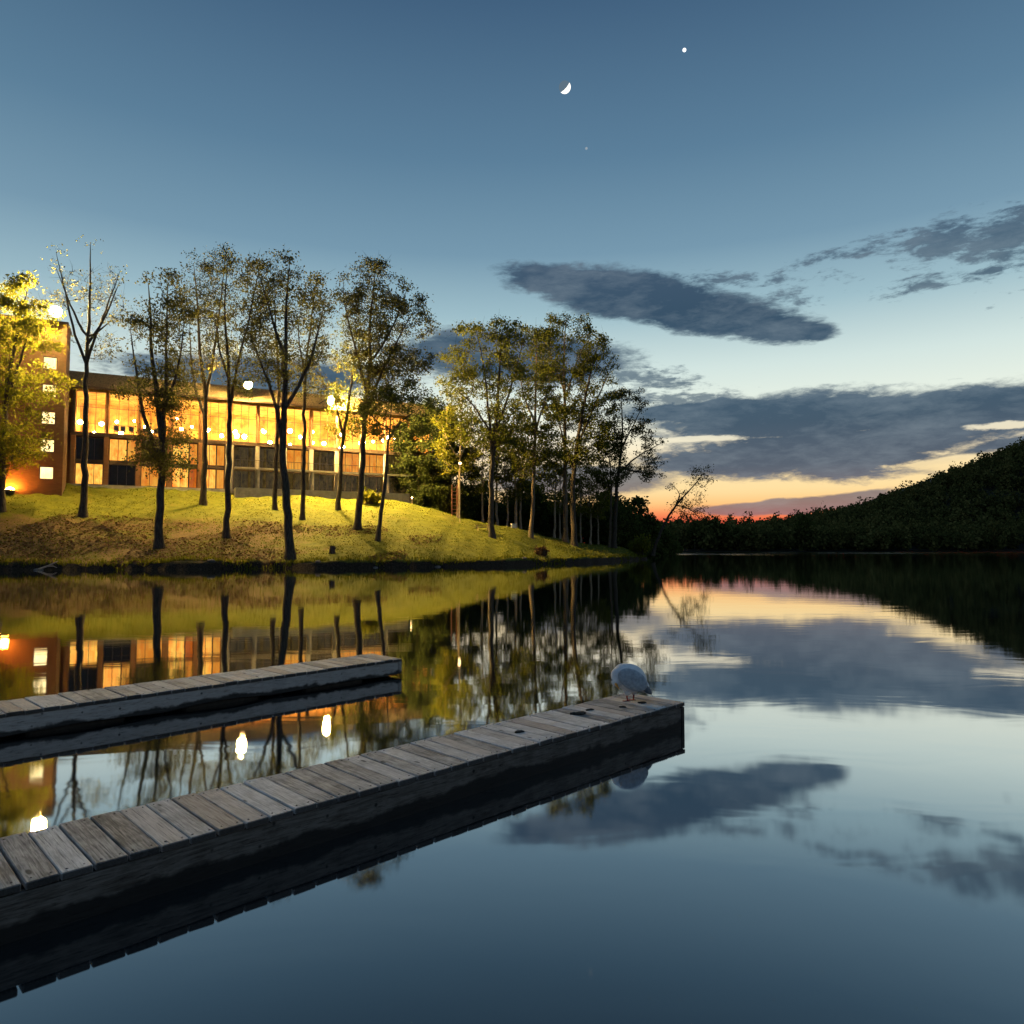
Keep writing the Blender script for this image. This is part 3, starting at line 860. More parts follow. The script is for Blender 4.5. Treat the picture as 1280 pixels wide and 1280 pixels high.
for i, (x, y, d) in enumerate(grove):
    o = protos[i % 2] if i < 2 else copy_tree(protos[i % 2])
    p = at(x, y, d); p[2] = ground_z(p[0], p[1]) - 0.05
    o.location = p.tolist(); o.rotation_euler = (0, 0, i * 2.1)
    s = [1.05, 0.9, 1.1, 0.82, 1.15, 0.95, 1.0, 0.85, 0.8, 0.95, 0.75][i]
    o.scale = (s, s, s)
    tag(o, 'pale slender trunk in the lamplit grove behind the lawn, ' + ORD[i] + ' from the left', 'tree', 'slender trees of the lamplit grove')

# the dark wood closing the view behind grove and point
dark_protos = []
for hh, ww in ((9.0, 4.2), (6.5, 3.8)):
    r = thing('woodland_tree', 'dark tree', 'tree', (0, 0, 0))
    grow(r, [[(0, 0, 0), (0.1, 0, hh * 0.4), (0.2, 0.2, hh * 0.95)], [(0, 0, hh * 0.3), (ww * 0.4, 0.6, hh * 0.6)], [(0, 0, hh * 0.3), (-ww * 0.4, -0.6, hh * 0.62)]],
         0.2, [(hh * 0.06, -ww * 0.7, ww * 0.7), (hh * 0.35, -ww, ww), (hh * 0.7, -ww * 0.8, ww * 0.85), (hh, -ww * 0.25, ww * 0.3)], dens=1.15, leaves=22, lsize=0.62, spread=1.0, leaf='leaf_dark', bark='bark_dark', asc=0.0)
    dark_protos.append(r)
wood = []
for x in np.arange(500, 775, 26.0):
    wood.append((x + rng.uniform(-6, 6), 128 + rng.uniform(0, 12), rng.uniform(0.85, 1.25)))
for x in np.arange(490, 780, 34.0):
    wood.append((x + rng.uniform(-8, 8), 146 + rng.uniform(0, 14), rng.uniform(1.0, 1.4)))
wood += [(760, 140, 1.2), (778, 150, 1.35), (793, 158, 1.3), (806, 170, 1.2), (818, 196, 1.3), (830, 225, 1.3), (772, 150, 0.8), (790, 165, 0.85), (801, 176, 0.95), (808, 184, 0.75), (820, 205, 0.8), (812, 190, 0.6), (826, 222, 0.75), (838, 246, 0.8), (846, 262, 0.7), (780, 142, 0.5)]
for i, (x, d, s) in enumerate(wood):
    o = dark_protos[i % 2] if i < 2 else copy_tree(dark_protos[i % 2])
    X = (x - 640) / F * d
    Y = max(d, float(np.interp(X, SHX, SHY)) + 1.5)
    X = (x - 640) / F * Y
    o.location = (X, Y, float(ground_z(X, Y)) - 0.1)
    o.rotation_euler = (0, 0, i * 1.7); o.scale = (s, s, s)
    tag(o, 'dark tree of the shadowy wood behind the lawn and the point', 'tree', 'dark trees of the wood behind the lawn')

# reeds and shrub at the tip of the point
def shrub(label, base, d, w, h, n, leaf, name='shrub'):
    p = at(base[0], base[1], d); p[2] = float(ground_z(p[0], p[1])) - 0.05
    r = thing(name, label, 'shrub', p)
    st, lf = Bag(), Bag()
    for _ in range(n):
        a = rng.uniform(0, 6.28); q = rng.uniform(0.1, 1) ** 0.6
        e = np.array([math.cos(a) * w * q, math.sin(a) * w * q, h * rng.uniform(0.55, 1.0) * (1.1 - 0.5 * q)])
        b = np.array([e[0] * 0.25, e[1] * 0.25, 0])
        m_ = (b + e) / 2 + np.array([0, 0, h * 0.12])
        st.add(*tube(np.vstack([b, m_, e]), [0.025, 0.018, 0.008], 3))
        k = rng.integers(8, 16)
        t = rng.uniform(0.3, 1.05, k)[:, None]
        lf.add(*leaf_quads(b + (e - b) * t + rng.normal(size=(k, 3)) * 0.16, 0.3))
    st.mesh('stems', M['bark_mid'], r); lf.mesh('foliage', M[leaf], r)
    return r


shrub('yellow green bush on the tip of the point beside the water', (800, 692), 123.5, 2.2, 4.2, 90, 'leaf_yellow')
shrub('small tan bush at the foot of the lawn by the shore', (676, 697), 88, 0.8, 1.3, 30, 'leaf_litter')
shrub('wispy yellow shrub below the terrace of the hall', (462, 628), 99, 1.9, 2.6, 60, 'leaf_yellow')

# ------------------------------------------------------------------ far forest
def crowns(P, H, W, per, size):
    n = len(P)
    a = rng.normal(size=(n, per, 3)); a /= np.linalg.norm(a, axis=2)[..., None]
    a *= rng.uniform(0.55, 1.05, (n, per, 1))
    c = P[:, None, :] + np.array([0, 0, 1.0]) * H[:, None, None] * 0.5 + a * np.stack([W, W, H * 0.5], -1)[:, None, :]
    return leaf_quads(c.reshape(-1, 3), size, 1.3)


n = 3200
X = rng.uniform(100, 620, n); Y = np.interp(X, SHX, SHY) + 2 + 200 * rng.uniform(0, 1, n) ** 1.1
keep = (640 + F * X / Y < 1420)
X, Y = X[keep], Y[keep]
Z = np.maximum(hill_z(X, Y), ground_z(X, Y))
H = rng.uniform(8, 15, len(X)) * np.where(rng.uniform(size=len(X)) < 0.12, 1.35, 1.0); W = rng.uniform(2.4, 5.4, len(X))
bag = Bag(); bag.add(*crowns(np.stack([X, Y, Z], 1), H, W, 75, 1.6))
f1 = bag.mesh('far_forest', M['leaf_forest'])
tag(f1, 'dark wooded hillside rising on the right beyond the lake', 'forest', kind='stuff')
n = 420
px = rng.uniform(770, 1120, n); Y = 412 + 60 * rng.uniform(0, 1, n)
X = (px - 640) / F * Y
Z = ground_z(X, Y)
H = rng.uniform(7, 14, n) * np.interp(px, [770, 850, 900, 960, 1120], [1.15, 1.15, 0.85, 1.1, 1.2]); W = rng.uniform(2.2, 4.2, n)
bag = Bag(); bag.add(*crowns(np.stack([X, Y, Z], 1), H, W, 95, 1.1))
tag(bag.mesh('far_woodland', M['leaf_forest']), 'low dark band of woods along the far shore under the red sunset', 'woods', kind='stuff')

rp = thing('far_tree', 'far tree', 'tree', (0, 0, 0))
grow(rp, [[(0, 0, 0), (0.2, 0, 7), (0, 0, 15)], [(0, 0, 7), (3, 0, 12)], [(0, 0, 6.5), (-3, 0.5, 11.5)]], 0.3, [(6, -2.5, 2.5), (9, -4, 4.2), (13, -3.4, 3.0), (16, -1, 1)], dens=0.8, leaves=10, lsize=0.9, spread=1.2, leaf='leaf_dark')
for i, (x, s) in enumerate([(868, 1.05), (881, 1.2), (894, 1.2), (906, 0.95), (922, 0.85), (1005, 1.3)]):
    o = rp if i == 0 else copy_tree(rp)
    X = (x - 640) / F * 408
    o.location = (X, 408, float(ground_z(X, 408)) - 0.1); o.rotation_euler = (0, 0, i * 1.3); o.scale = (s, s, s)
    tag(o, 'open topped far shore tree dark against the sunset, ' + ORD[i] + ' from the left', 'tree', 'far shore trees against the sunset')

# ------------------------------------------------------------------ grass
n = 60000
X = rng.uniform(-72, 24, n); s = rng.uniform(0.4, 1, n) ** 1.0 * 0
s = 0.35 + rng.uniform(0, 1, n) ** 1.5 * 40
Y = np.interp(X, SHX, SHY) + s
ok = (Y < 88 + (X + 53.8) * 0.51 - 1.0) & (vnoise(X, Y, 0.7, 21) > -0.75)
X, Y = X[ok], Y[ok]; Z = ground_z(X, Y)
a = rng.uniform(0, 6.28, len(X)); h = rng.uniform(0.04, 0.14, len(X)); wd = rng.uniform(0.03, 0.08, len(X))
# long grass hangs over the eroded bank
h = np.where(Y - np.interp(X, SHX, SHY) < 1.1, h * 3.2, h)
dx, dy = np.cos(a) * wd, np.sin(a) * wd
ln = rng.normal(size=(len(X), 2)) * 0.06
B = np.stack([X, Y, Z - 0.02], 1)
V = np.stack([B - np.stack([dx, dy, 0 * dx], 1), B + np.stack([dx, dy, 0 * dx], 1), B + np.stack([ln[:, 0] + dx * 0.4, ln[:, 1], h], 1), B + np.stack([ln[:, 0] - dx * 0.4, ln[:, 1], h * 0.9], 1)], 1).reshape(-1, 3)
tag(mesh_np('grass', V, np.arange(len(V)).reshape(-1, 4), M['grass_blades']), 'short lamplit grass covering the sloping lawn', 'grass', kind='stuff')
n = 26000
X = rng.uniform(-72, -8, n); Y = np.interp(X, SHX, SHY) + 0.4 + rng.uniform(0, 1, n) ** 1.2 * 17
ok = vnoise(X, Y, 0.5, 33) > np.interp(X, [-72, -25, -8], [-0.7, -0.2, 0.6])
X, Y = X[ok], Y[ok]
V, f = leaf_quads(np.stack([X, Y, ground_z(X, Y) + 0.05], 1), 0.2, 1.2, 0.75)
tag(mesh_np('leaf_litter', V, f, M['leaf_litter']), 'brown fallen leaves strewn over the slope under the shore trees', 'fallen leaves', kind='stuff')

# stones, stump and driftwood on the bank
def rock(r):
    mb = MB(); vs = mb.ico((0, 0, 0), r, 2, (1.3, 0.9, 0.6))
    for v in vs: v.co *= 1 + random.uniform(-0.16, 0.16)
    return mb


stone_where = [(148, 'under the thick trunked tree'), (262, 'left of the straight forked tree'), (330, 'left of the thick bank tree'), (398, 'right of the thick bank tree'), (470, 'below the small leaning tree'), (548, 'below the middle of the lawn'), (655, 'below the tall pale stemmed tree'), (40, 'below the bright yellow tree')]
for x, where in stone_where:
    X = (x - 640) / F * 66; Y0 = float(np.interp(X, SHX, SHY)); X = (x - 640) / F * Y0; Y0 = float(np.interp(X, SHX, SHY)) + 0.1
    o = rock(random.uniform(0.18, 0.34)).build('stone', M['stone'], None, True)
    o.location = (X, Y0, float(ground_z(X, Y0)) + 0.04); o.rotation_euler = (0, 0, random.uniform(0, 6))
    tag(o, 'small dark stone at the edge of the water ' + where, 'stone', 'stones along the bank')
p = hit(415, 692)
mb = MB(); mb.cone((0, 0, -0.2), (0.03, 0, 0.75), 0.34, 0.24, 11); mb.cone((0.1, 0, 0.3), (0.42, -0.1, 0.6), 0.08, 0.05, 7)
o = mb.build('stump', M['bark_dark']); o.location = p.tolist()
tag(o, 'dark broken stump on the bank right of the thick curving tree', 'stump')
X, Y = -39.0, float(np.interp(-39.0, SHX, SHY)) - 0.15
bag = Bag()
bag.add(*tube(smooth_path([(-1.3, 0, -0.1), (-0.3, 0.1, 0.25), (0.7, 0.05, 0.7)], 0.3), np.linspace(0.09, 0.04, len(smooth_path([(-1.3, 0, -0.1), (-0.3, 0.1, 0.25), (0.7, 0.05, 0.7)], 0.3))), 7))
bag.add(*tube(np.array([(-0.3, 0.1, 0.25), (0.2, 0.2, 0.3), (0.5, 0.3, 0.15)]), [0.05, 0.04, 0.02], 6))
o = bag.mesh('driftwood', M['bleached_wood']); o.location = (X, Y, 0.05)
tag(o, 'pale driftwood branch sticking out of the water at the left bank', 'driftwood')

# ------------------------------------------------------------------ hall building
UX, UY = math.cos(math.radians(27)), math.sin(math.radians(27))
BO = np.array([-54.0, 88.0])          # left front corner of the glazed front
NB, BW = 13, 3.6
LEN = NB * BW
Z0, Z1, Z2, Z3, Z4 = 9.72, 12.65, 16.05, 21.45, 23.95


def b2w(x, y, z): return np.array([BO[0] + UX * x - UY * y, BO[1] + UY * x + UX * y, z])


def facade_hit(px, py, yl=0.0):
    """Local x and z where a pixel ray meets the plane local y = yl of the hall."""
    r = ray(px, py); nrm = np.array([-UY, UX])
    t = (yl + nrm @ BO) / (nrm @ r[:2])
    p = np.array([0, 0, CAMZ]) + r * t
    return (p[0] - BO[0]) * UX + (p[1] - BO[1]) * UY, p[2]


hall = thing('hall_building', 'long lodge hall with a glazed lamplit upper floor on the lawn', 'building', (BO[0], BO[1], 0), math.radians(27))
mb = MB(); mb.box(0, LEN, 0.75, 14, 6, Z2 - 0.3); mb.box(-3.0, -0.26, 1.0, 13.8, 6, Z3 + 0.2); mb.build('wall', M['hall_brick'], hall)
mb = MB(); mb.box(-0.25, LEN + 0.25, -0.05, 14.2, Z2 - 0.28, Z2 + 0.18); mb.build('floor_slab', M['trim_brown'], hall)
mb = MB(); mb.box(0.0, LEN, 0.45, 9.2, Z2 + 0.19, Z2 + 0.24); mb.build('hall_floor', M['hall_floor'], hall)
mb = MB(); mb.box(-0.1, LEN + 0.1, 9.2, 9.5, Z2 + 0.2, Z3); mb.box(-0.1, 0.1, 0.4, 9.19, Z2 + 0.2, Z3); mb.box(LEN - 0.1, LEN + 0.1, 0.4, 9.19, Z2 + 0.2, Z3)
mb.build('inner_wall', M['hall_plaster'], hall)
mb = MB(); mb.box(-0.2, LEN + 0.2, 0.0, 9.6, Z3 + 0.002, Z3 + 0.2); mb.build('ceiling', M['hall_plaster'], hall)
mb = MB(); mb.prism([(-0.75, Z3 + 0.22), (-0.75, Z3 + 0.40), (0.9, Z4), (13.4, Z4), (15.0, Z3 + 0.4), (15.0, Z3 + 0.22)], -0.9, LEN + 0.9)
rf = mb.build('roof', M['roof_shingle'], hall)
mb = MB(); mb.box(-0.95, LEN + 0.95, -0.83, -0.752, Z3 + 0.16, Z3 + 0.44); mb.build('fascia', M['trim_brown'], rf)
for i in range(NB + 1):
    x = i * BW
    wd = 0.5 if i == 5 else 0.26
    mb = MB(); mb.box(x - wd, x + wd, -0.22, 0.40, 8, Z2 - 0.29, 0.02); mb.build('column', M['concrete'] if i >= 5 else M['hall_brick'], hall)
    mb = MB(); mb.box(x - wd * 0.62, x + wd * 0.62, -0.12, 0.40, Z2 + 0.19, Z3, 0.02); mb.build('pier', M['hall_brick'] if i > 0 else M['trim_brown'], hall)


def window(parent, x0, x1, z0, z1, nv, nh, pane, yf=0.22, yb=0.36, yp=0.30, fm='frame_bronze', t=0.07):
    mb = MB()
    mb.box(x0, x0 + t, yf, yb, z0, z1); mb.box(x1 - t, x1, yf, yb, z0, z1)
    mb.box(x0 + t, x1 - t, yf, yb, z0, z0 + t); mb.box(x0 + t, x1 - t, yf, yb, z1 - t, z1)
    for k in range(1, nv):
        x = x0 + (x1 - x0) * k / nv
        mb.box(x - t * 0.45, x + t * 0.45, yf + 0.01, yb - 0.01, z0 + t, z1 - t)
    for k in nh:
        z = z0 + (z1 - z0) * k
        mb.box(x0 + t, x1 - t, yf + 0.02, yb - 0.02, z - t * 0.4, z + t * 0.4)
    fr = mb.build('window', M[fm], parent)
    mb = MB(); mb.box(x0 + t * 0.5, x1 - t * 0.5, yp, yp + 0.012, z0 + t * 0.5, z1 - t * 0.5)
    mb.build('pane', M[pane], fr)
    return fr


LO = {0: 'lit_yellow', 2: 'lit_orange', 3: 'lit_yellow', 4: 'lit_yellow'}
MI = {1: 'lit_yellow', 3: 'lit_yellow', 4: 'lit_yellow', 7: 'lit_orange', 9: 'lit_orange', 10: 'lit_orange'}
sill = MB()
for i in range(NB):
    x0, x1 = i * BW + 0.30, (i + 1) * BW - 0.30
    if i == 4: x1 -= 0.25
    if i == 5: x0 += 0.25
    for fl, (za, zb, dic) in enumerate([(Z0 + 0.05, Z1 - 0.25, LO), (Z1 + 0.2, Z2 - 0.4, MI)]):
        pane = dic.get(i, 'dark_glass' if i < 5 and (i, fl) != (2, 1) else 'painted_reflection_pane')
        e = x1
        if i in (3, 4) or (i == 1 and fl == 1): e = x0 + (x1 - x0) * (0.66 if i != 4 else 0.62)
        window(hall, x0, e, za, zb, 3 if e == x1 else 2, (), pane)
        if e < x1:
            window(hall, e + 0.02, x1, za, zb, 1, (), 'lit_orange' if (i + fl) % 3 else 'lit_red')
    sill.box(x0 - 0.02, x1 + 0.02, 0.05, 0.5, Z1 - 0.24, Z1 + 0.18)
    # upper hall glazing: you see the lit room through it
    window(hall, x0 - 0.1, x1 + 0.1, Z2 + 0.2, Z3 - 0.02, 3, (0.22, 0.62), 'clear_glass', t=0.06)
sill.build('spandrel', M['trim_brown'], hall)
mb = MB(); mb.box(-0.3, LEN + 0.3, -0.5, 0.7, 6, Z0 + 0.02); mb.build('plinth', M['concrete'], hall)
# terrace slab and rail along the right half
mb = MB(); mb.box(5 * BW + 0.6, LEN - 0.9 * BW, -1.5, -0.23, Z1 - 0.16, Z1 + 0.06); mb.build('balcony_slab', M['concrete'], hall)
mb = MB(); mb.box(5 * BW + 0.6, LEN - 1.2 * BW, -2.6, -0.55, 6, Z0 + 0.12)
mb.build('terrace', M['concrete'], hall)
for i in range(6, NB - 1):
    mb = MB(); mb.box(i * BW - 0.15, i * BW + 0.15, -1.45, -1.15, Z0 + 0.1, Z1 - 0.162, 0.02); mb.build('terrace_post', M['concrete'], hall)
mb = MB()
mb.box(5 * BW + 0.7, LEN - 0.9 * BW, -1.46, -1.41, Z1 + 1.0, Z1 + 1.06)
for k in range(60):
    x = 5 * BW + 0.75 + k * (LEN - 5.9 * BW - 0.8) / 59
    mb.box(x - 0.012, x + 0.012, -1.45, -1.425, Z1 + 0.06, Z1 + 1.0)
mb.build('railing', M['frame_bronze'], hall)

# lamps and chairs in the upper hall
def pendant(x, y, z, r, first=[None]):
    if first[0] is None:
        o = thing('pendant_lamp', 'glowing globe lamp hanging in the glazed upper hall', 'lamp', b2w(x, y, z), 0, 'globe lamps hanging in the upper hall')
        mb = MB(); mb.ico((0, 0, 0), 0.28, 2); mb.build('globe', M['pendant_glow'], o, True)
        mb = MB(); mb.cone((0, 0, 0.2), (0, 0, Z3 - 19.25), 0.015, 0.015, 6); mb.build('cord', M['black_metal'], o)
        first[0] = o
    else:
        o = copy_tree(first[0]); o.location = b2w(x, y, z).tolist()
        gl = next(c for c in o.children if c.name.startswith('globe')); k = rng.uniform(0.45, 1.15); gl.scale = (k, k, k * rng.uniform(0.8, 1.1))
    return o


for i in range(NB):
    for k, (dx_, dy_) in enumerate([(0.9, 2.2), (2.6, 4.4), (1.7, 6.8)]):
        pendant(i * BW + dx_ + rng.uniform(-0.4, 0.4), dy_ + rng.uniform(-0.5, 0.5), 17.0 + rng.uniform(0, 2.2), 0.22)

ch = thing('dining_chair', 'dark chair by the upper hall glass, left of the pair', 'chair', b2w(4.6, 0.95, Z2 + 0.245), math.radians(27))
mb = MB(); mb.box(-0.28, 0.28, -0.25, 0.25, 0.42, 0.48, 0.01); mb.build('seat', M['frame_bronze'], ch)
mb = MB(); mb.box(-0.28, 0.28, -0.30, -0.24, 0.5, 1.1, 0.02); mb.build('backrest', M['frame_bronze'], ch)
for sx in (-0.24, 0.24):
    for sy in (-0.2, 0.2):
        mb = MB(); mb.box(sx - 0.025, sx + 0.025, sy - 0.025, sy + 0.025, 0, 0.42); mb.build('leg', M['frame_bronze'], ch)
chairs = [(4.6, 'leftmost one in the second bay'), (5.35, 'middle one in the second bay'), (6.3, 'rightmost one in the second bay'), (7.9, 'left one in the third bay'), (9.2, 'right one in the third bay')]
for i, (x, lab) in enumerate(chairs):
    o = ch if i == 0 else copy_tree(ch)
    o.location = b2w(x, 0.95, Z2 + 0.245).tolist()
    tag(o, 'dark chair back against the upper hall glass, ' + lab, 'chair', 'chairs along the upper hall glass')

# brick stair tower
TC = at(77, 628, 83.0)
tower = thing('brick_tower', 'tall brick stair tower with a column of small lit windows', 'building', (TC[0], TC[1], 0), math.radians(27))
tz1 = at(77, 406, 83.0)[2]
mb = MB()
wz = [at(62, yy, 82.2)[2] for yy in (453.5, 488, 522, 557, 591)]
xw0, xw1 = -2.25, -0.9
mb.box(-12, xw0, 0, 4.4, 4, tz1); mb.box(xw1, 0, 0, 4.4, 4, tz1); mb.box(xw0, xw1, 0.5, 4.4, 4, tz1)
zz = 4
for c in sorted(wz):
    mb.box(xw0, xw1, 0.0, 0.5, zz, c - 0.72); zz = c + 0.72
mb.box(xw0, xw1, 0.0, 0.5, zz, tz1)
bmesh.ops.remove_doubles(mb.bm, verts=mb.bm.verts, dist=0.0005)
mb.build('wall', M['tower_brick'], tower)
mb = MB(); mb.box(-12.12, 0.12, -0.12, 4.5, tz1 + 0.003, tz1 + 0.3); mb.build('parapet', M['trim_brown'], tower)
for c in sorted(wz):
    fr = window(tower, xw0, xw1, c - 0.72, c + 0.72, 1, (), 'lit_white', 0.10, 0.24, 0.18, t=0.06)

# ------------------------------------------------------------------ floodlights
def floodlight(loc, label, rz, arm, kind='lamp_glow', r=0.62, tilt=math.radians(14)):
    o = thing('floodlight', label, 'floodlight', loc, rz)
    mb = MB(); mb.ico((0, 0, 0), r, 3); mb.build('globe', M[kind], o, True)
    mb = MB(); vs = mb.ball((0, 0, 0), r * 1.12, 28, 20)
    cut = [f for f in mb.bm.faces if f.calc_center_median().y * math.cos(tilt) + f.calc_center_median().z * math.sin(tilt) < -r * 0.38]
    bmesh.ops.delete(mb.bm, geom=cut, context='FACES')
    bmesh.ops.solidify(mb.bm, geom=mb.bm.faces[:], thickness=0.03)
    mb.build('housing', M['black_metal'], o)
    mb = MB(); mb.cone((0, r * 1.3, 0), (0, r * 1.3 + arm[0], arm[1]), 0.06, 0.06, 8); mb.build('bracket', M['black_metal'], o)
    return o


def tower_hit(px, py, yl):
    r = ray(px, py); nrm = np.array([-UY, UX])
    t = (yl + nrm @ TC[:2]) / (nrm @ r[:2])
    return np.array([0, 0, CAMZ]) + r * t


p = tower_hit(70, 390, -0.7)
floodlight(p, 'blazing floodlight on top of the brick tower', math.radians(27), (0.9, tz1 + 0.3 - p[2]), r=0.6, tilt=0.0)
for (px_, py_), lab in (((310, 481), 'blazing floodlight on the roof edge behind the straight forked tree'), ((412, 500), 'blazing floodlight near the right end of the roof edge')):
    x, z = facade_hit(px_, py_, -1.6)
    floodlight(b2w(x, -1.6, z), lab, math.radians(27 if px_ < 400 else 70), (1.0, min(-0.2, Z3 + 0.9 - z)), 'lamp_glow' if px_ < 400 else 'bright_lamp_glow', r=0.5 if px_ < 400 else 0.62)
p = tower_hit(12, 619, -0.75)
p[2] = float(ground_z(p[0], p[1])) + 0.42
g = floodlight(p, 'orange floodlight on the ground at the foot of the brick tower', math.radians(27), (0.0, -0.42), 'ground_lamp_glow', 0.45, math.radians(-90))

emit('post_lamp_glow', (1.0, 0.66, 0.28), 10.0)
for (px_, py_, d_, r_, lab, nm) in ((575, 579, 97.0, 0.19, 'tall lamp post with a small lit head among the first pale trunks', 'lamp_post'), (515, 622, 103.0, 0.13, 'short lit path lamp in front of the bushy dark evergreens', 'path_lamp')):
    p = at(px_, py_, d_); gz = float(ground_z(p[0], p[1])); hh = max(0.9, p[2] - gz)
    o = thing(nm, lab, 'lamp', (p[0], p[1], gz))
    mb = MB(); mb.cone((0, 0, -0.2), (0, 0, hh - r_), 0.07, 0.05, 10); mb.build('post', M['picnic_wood'], o)
    mb = MB(); mb.ico((0, 0, hh), r_, 2); mb.build('lamp_head', M['post_lamp_glow'], o, True)
    mb = MB(); mb.cone((0, 0, hh + r_ * 0.75), (0, 0, hh + r_ * 1.3), r_ * 1.25, r_ * 0.4, 12); mb.build('cap', M['black_metal'], o)

# ------------------------------------------------------------------ lawn furniture
p = at(603, 664, 92.0); hp = hit(603, 663.5)
if hp is not None: p = hp
p[2] = float(ground_z(p[0], p[1]))
t = thing('picnic_table', 'wooden picnic table on the lawn beside the broad leafy tree', 'table', p, math.radians(12))
mb = MB()
for k in range(5): mb.box(-1.0, 1.0, -0.38 + k * 0.155, -0.245 + k * 0.155, 0.72, 0.76, 0.005)
mb.build('tabletop', M['picnic_wood'], t)
for s_ in (-1, 1):
    mb = MB(); mb.box(-1.0, 1.0, s_ * 0.72 - 0.13, s_ * 0.72 + 0.13, 0.42, 0.46, 0.005); mb.build('bench_seat', M['picnic_wood'], t)
    for e in (-0.7, 0.7):
        mb = MB(); mb.cone((e, s_ * 0.25, 0.72), (e, s_ * 0.72, -0.03), 0.05, 0.05, 6); mb.build('leg', M['picnic_wood'], t)
for e in (-0.7, 0.7):
    mb = MB(); mb.box(e + 0.06, e + 0.10, -0.8, 0.8, 0.36, 0.42); mb.build('crossbeam', M['picnic_wood'], t)
p = at(568, 646, 100.0); p[2] = float(ground_z(p[0], p[1]))
t = thing('ladder_frame', 'reddish wooden ladder frame standing left of the first pale trunk', 'frame', p, 0.2)
for e in (-0.35, 0.35):
    mb = MB(); mb.box(e - 0.08, e + 0.08, -0.08, 0.08, -0.2, 4.4); mb.build('post', M['reddish_wood'], t)
for k in range(8):
    mb = MB(); mb.box(-0.269, 0.269, -0.04, 0.04, 0.4 + k * 0.5, 0.48 + k * 0.5); mb.build('rung', M['reddish_wood'], t)
p = at(642, 663, 107.0); p[2] = float(ground_z(p[0], p[1]))
t = thing('utility_box', 'small pale utility box among the grove trunks', 'box', p, 0.3)
mb = MB(); mb.box(-0.38, 0.38, -0.25, 0.25, -0.05, 0.62, 0.02); mb.build('cabinet', M['white_metal'], t)
mb = MB(); mb.box(-0.43, 0.43, -0.30, 0.30, 0.622, 0.69, 0.015); mb.build('lid', M['white_metal'], t)

# ------------------------------------------------------------------ docks
DZ = 0.25


def dock(name, label, tip_near, left_near, width, mat_deck, mat_beam, beam_h, back):
    a = atz(*left_near, DZ)[:2]; b = atz(*tip_near, DZ)[:2]
    u = (b - a) / np.linalg.norm(b - a)
    ang = math.atan2(u[1], u[0]) - math.pi / 2          # local y runs along the dock towards its tip
    L = np.linalg.norm(b - a) + back
    o = thing(name, label, 'dock', (b[0], b[1], 0), ang)  # local origin: near corner of the tip, x<0 across
    mb = MB(); nails = MB(); y = 0.0; k = 0
    while y < L:
        w = random.uniform(0.136, 0.149)
        ov = random.uniform(-0.005, 0.005)
        rot = Matrix.Translation((-width / 2, -y - w / 2, 0)) @ Matrix.Rotation(random.uniform(-0.005, 0.005), 4, 'Z') @ Matrix.Rotation(random.uniform(-0.012, 0.012), 4, 'X') @ Matrix.Rotation(random.uniform(-0.004, 0.004), 4, 'Y')
        zt = DZ + random.uniform(-0.004, 0.003)
        mb.box(-width / 2 - 0.012 + ov, width / 2 + 0.008 + random.uniform(-0.004, 0.004), -w / 2, w / 2, zt - 0.036, zt, 0.005, rot)
        for sx in (-1, 1):
            for q in (-0.3, 0.3):
                nails.cone(rot @ Vector((sx * (width / 2 - 0.035) + random.uniform(-0.008, 0.008), q * w + random.uniform(-0.012, 0.012), zt - 0.003)), rot @ Vector((sx * (width / 2 - 0.035), q * w, zt + 0.0012)), 0.0048, 0.0042, 7)
        y += w + random.uniform(0.006, 0.012); k += 1
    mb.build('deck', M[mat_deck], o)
    nl = nails.build('nail_heads', M['rusty_nail'], o); nl['kind'] = 'stuff'
    zb = DZ - 0.042
    def beam(nm, x0, x1, y0, y1):
        mb = MB(); mb.box(x0, x1, y0, y1, zb - beam_h, zb, 0.008)
        if y1 - y0 > 1:
            es = [e for e in mb.bm.edges if abs(e.verts[0].co.y - e.verts[1].co.y) > 0.5]
            bmesh.ops.subdivide_edges(mb.bm, edges=es, cuts=40)
            for v in mb.bm.verts:
                v.co.x += 0.006 * math.sin(v.co.y * 3.1) + random.uniform(-0.002, 0.002)
                if v.co.z < zb - beam_h * 0.6: v.co.z += 0.012 * math.sin(v.co.y * 4.3 + x0) + random.uniform(-0.008, 0.008)
        mb.build(nm, M[mat_beam], o)
    beam('side_beam', -0.055, 0.0, -L, -0.05)
    beam('side_beam', -width, -width + 0.055, -L, -0.05)
    beam('end_beam', -width - 0.004, 0.004, -0.048, 0.006)
    k = 0.6
    while k < L:
        mb = MB(); mb.box(-width + 0.06, -0.06, -k - 0.9, -k, -0.15, zb - 0.05, 0.03); mb.build('float', M['mud'], o)
        k += 1.5
    return o


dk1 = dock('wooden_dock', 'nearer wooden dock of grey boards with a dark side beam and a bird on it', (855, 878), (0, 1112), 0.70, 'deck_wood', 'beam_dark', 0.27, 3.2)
dk2 = dock('wooden_dock', 'farther wooden dock of grey boards with a pale grey side beam', (502, 823), (0, 892.5), 0.70, 'deck_wood_far', 'beam_grey', 0.17, 4.0)

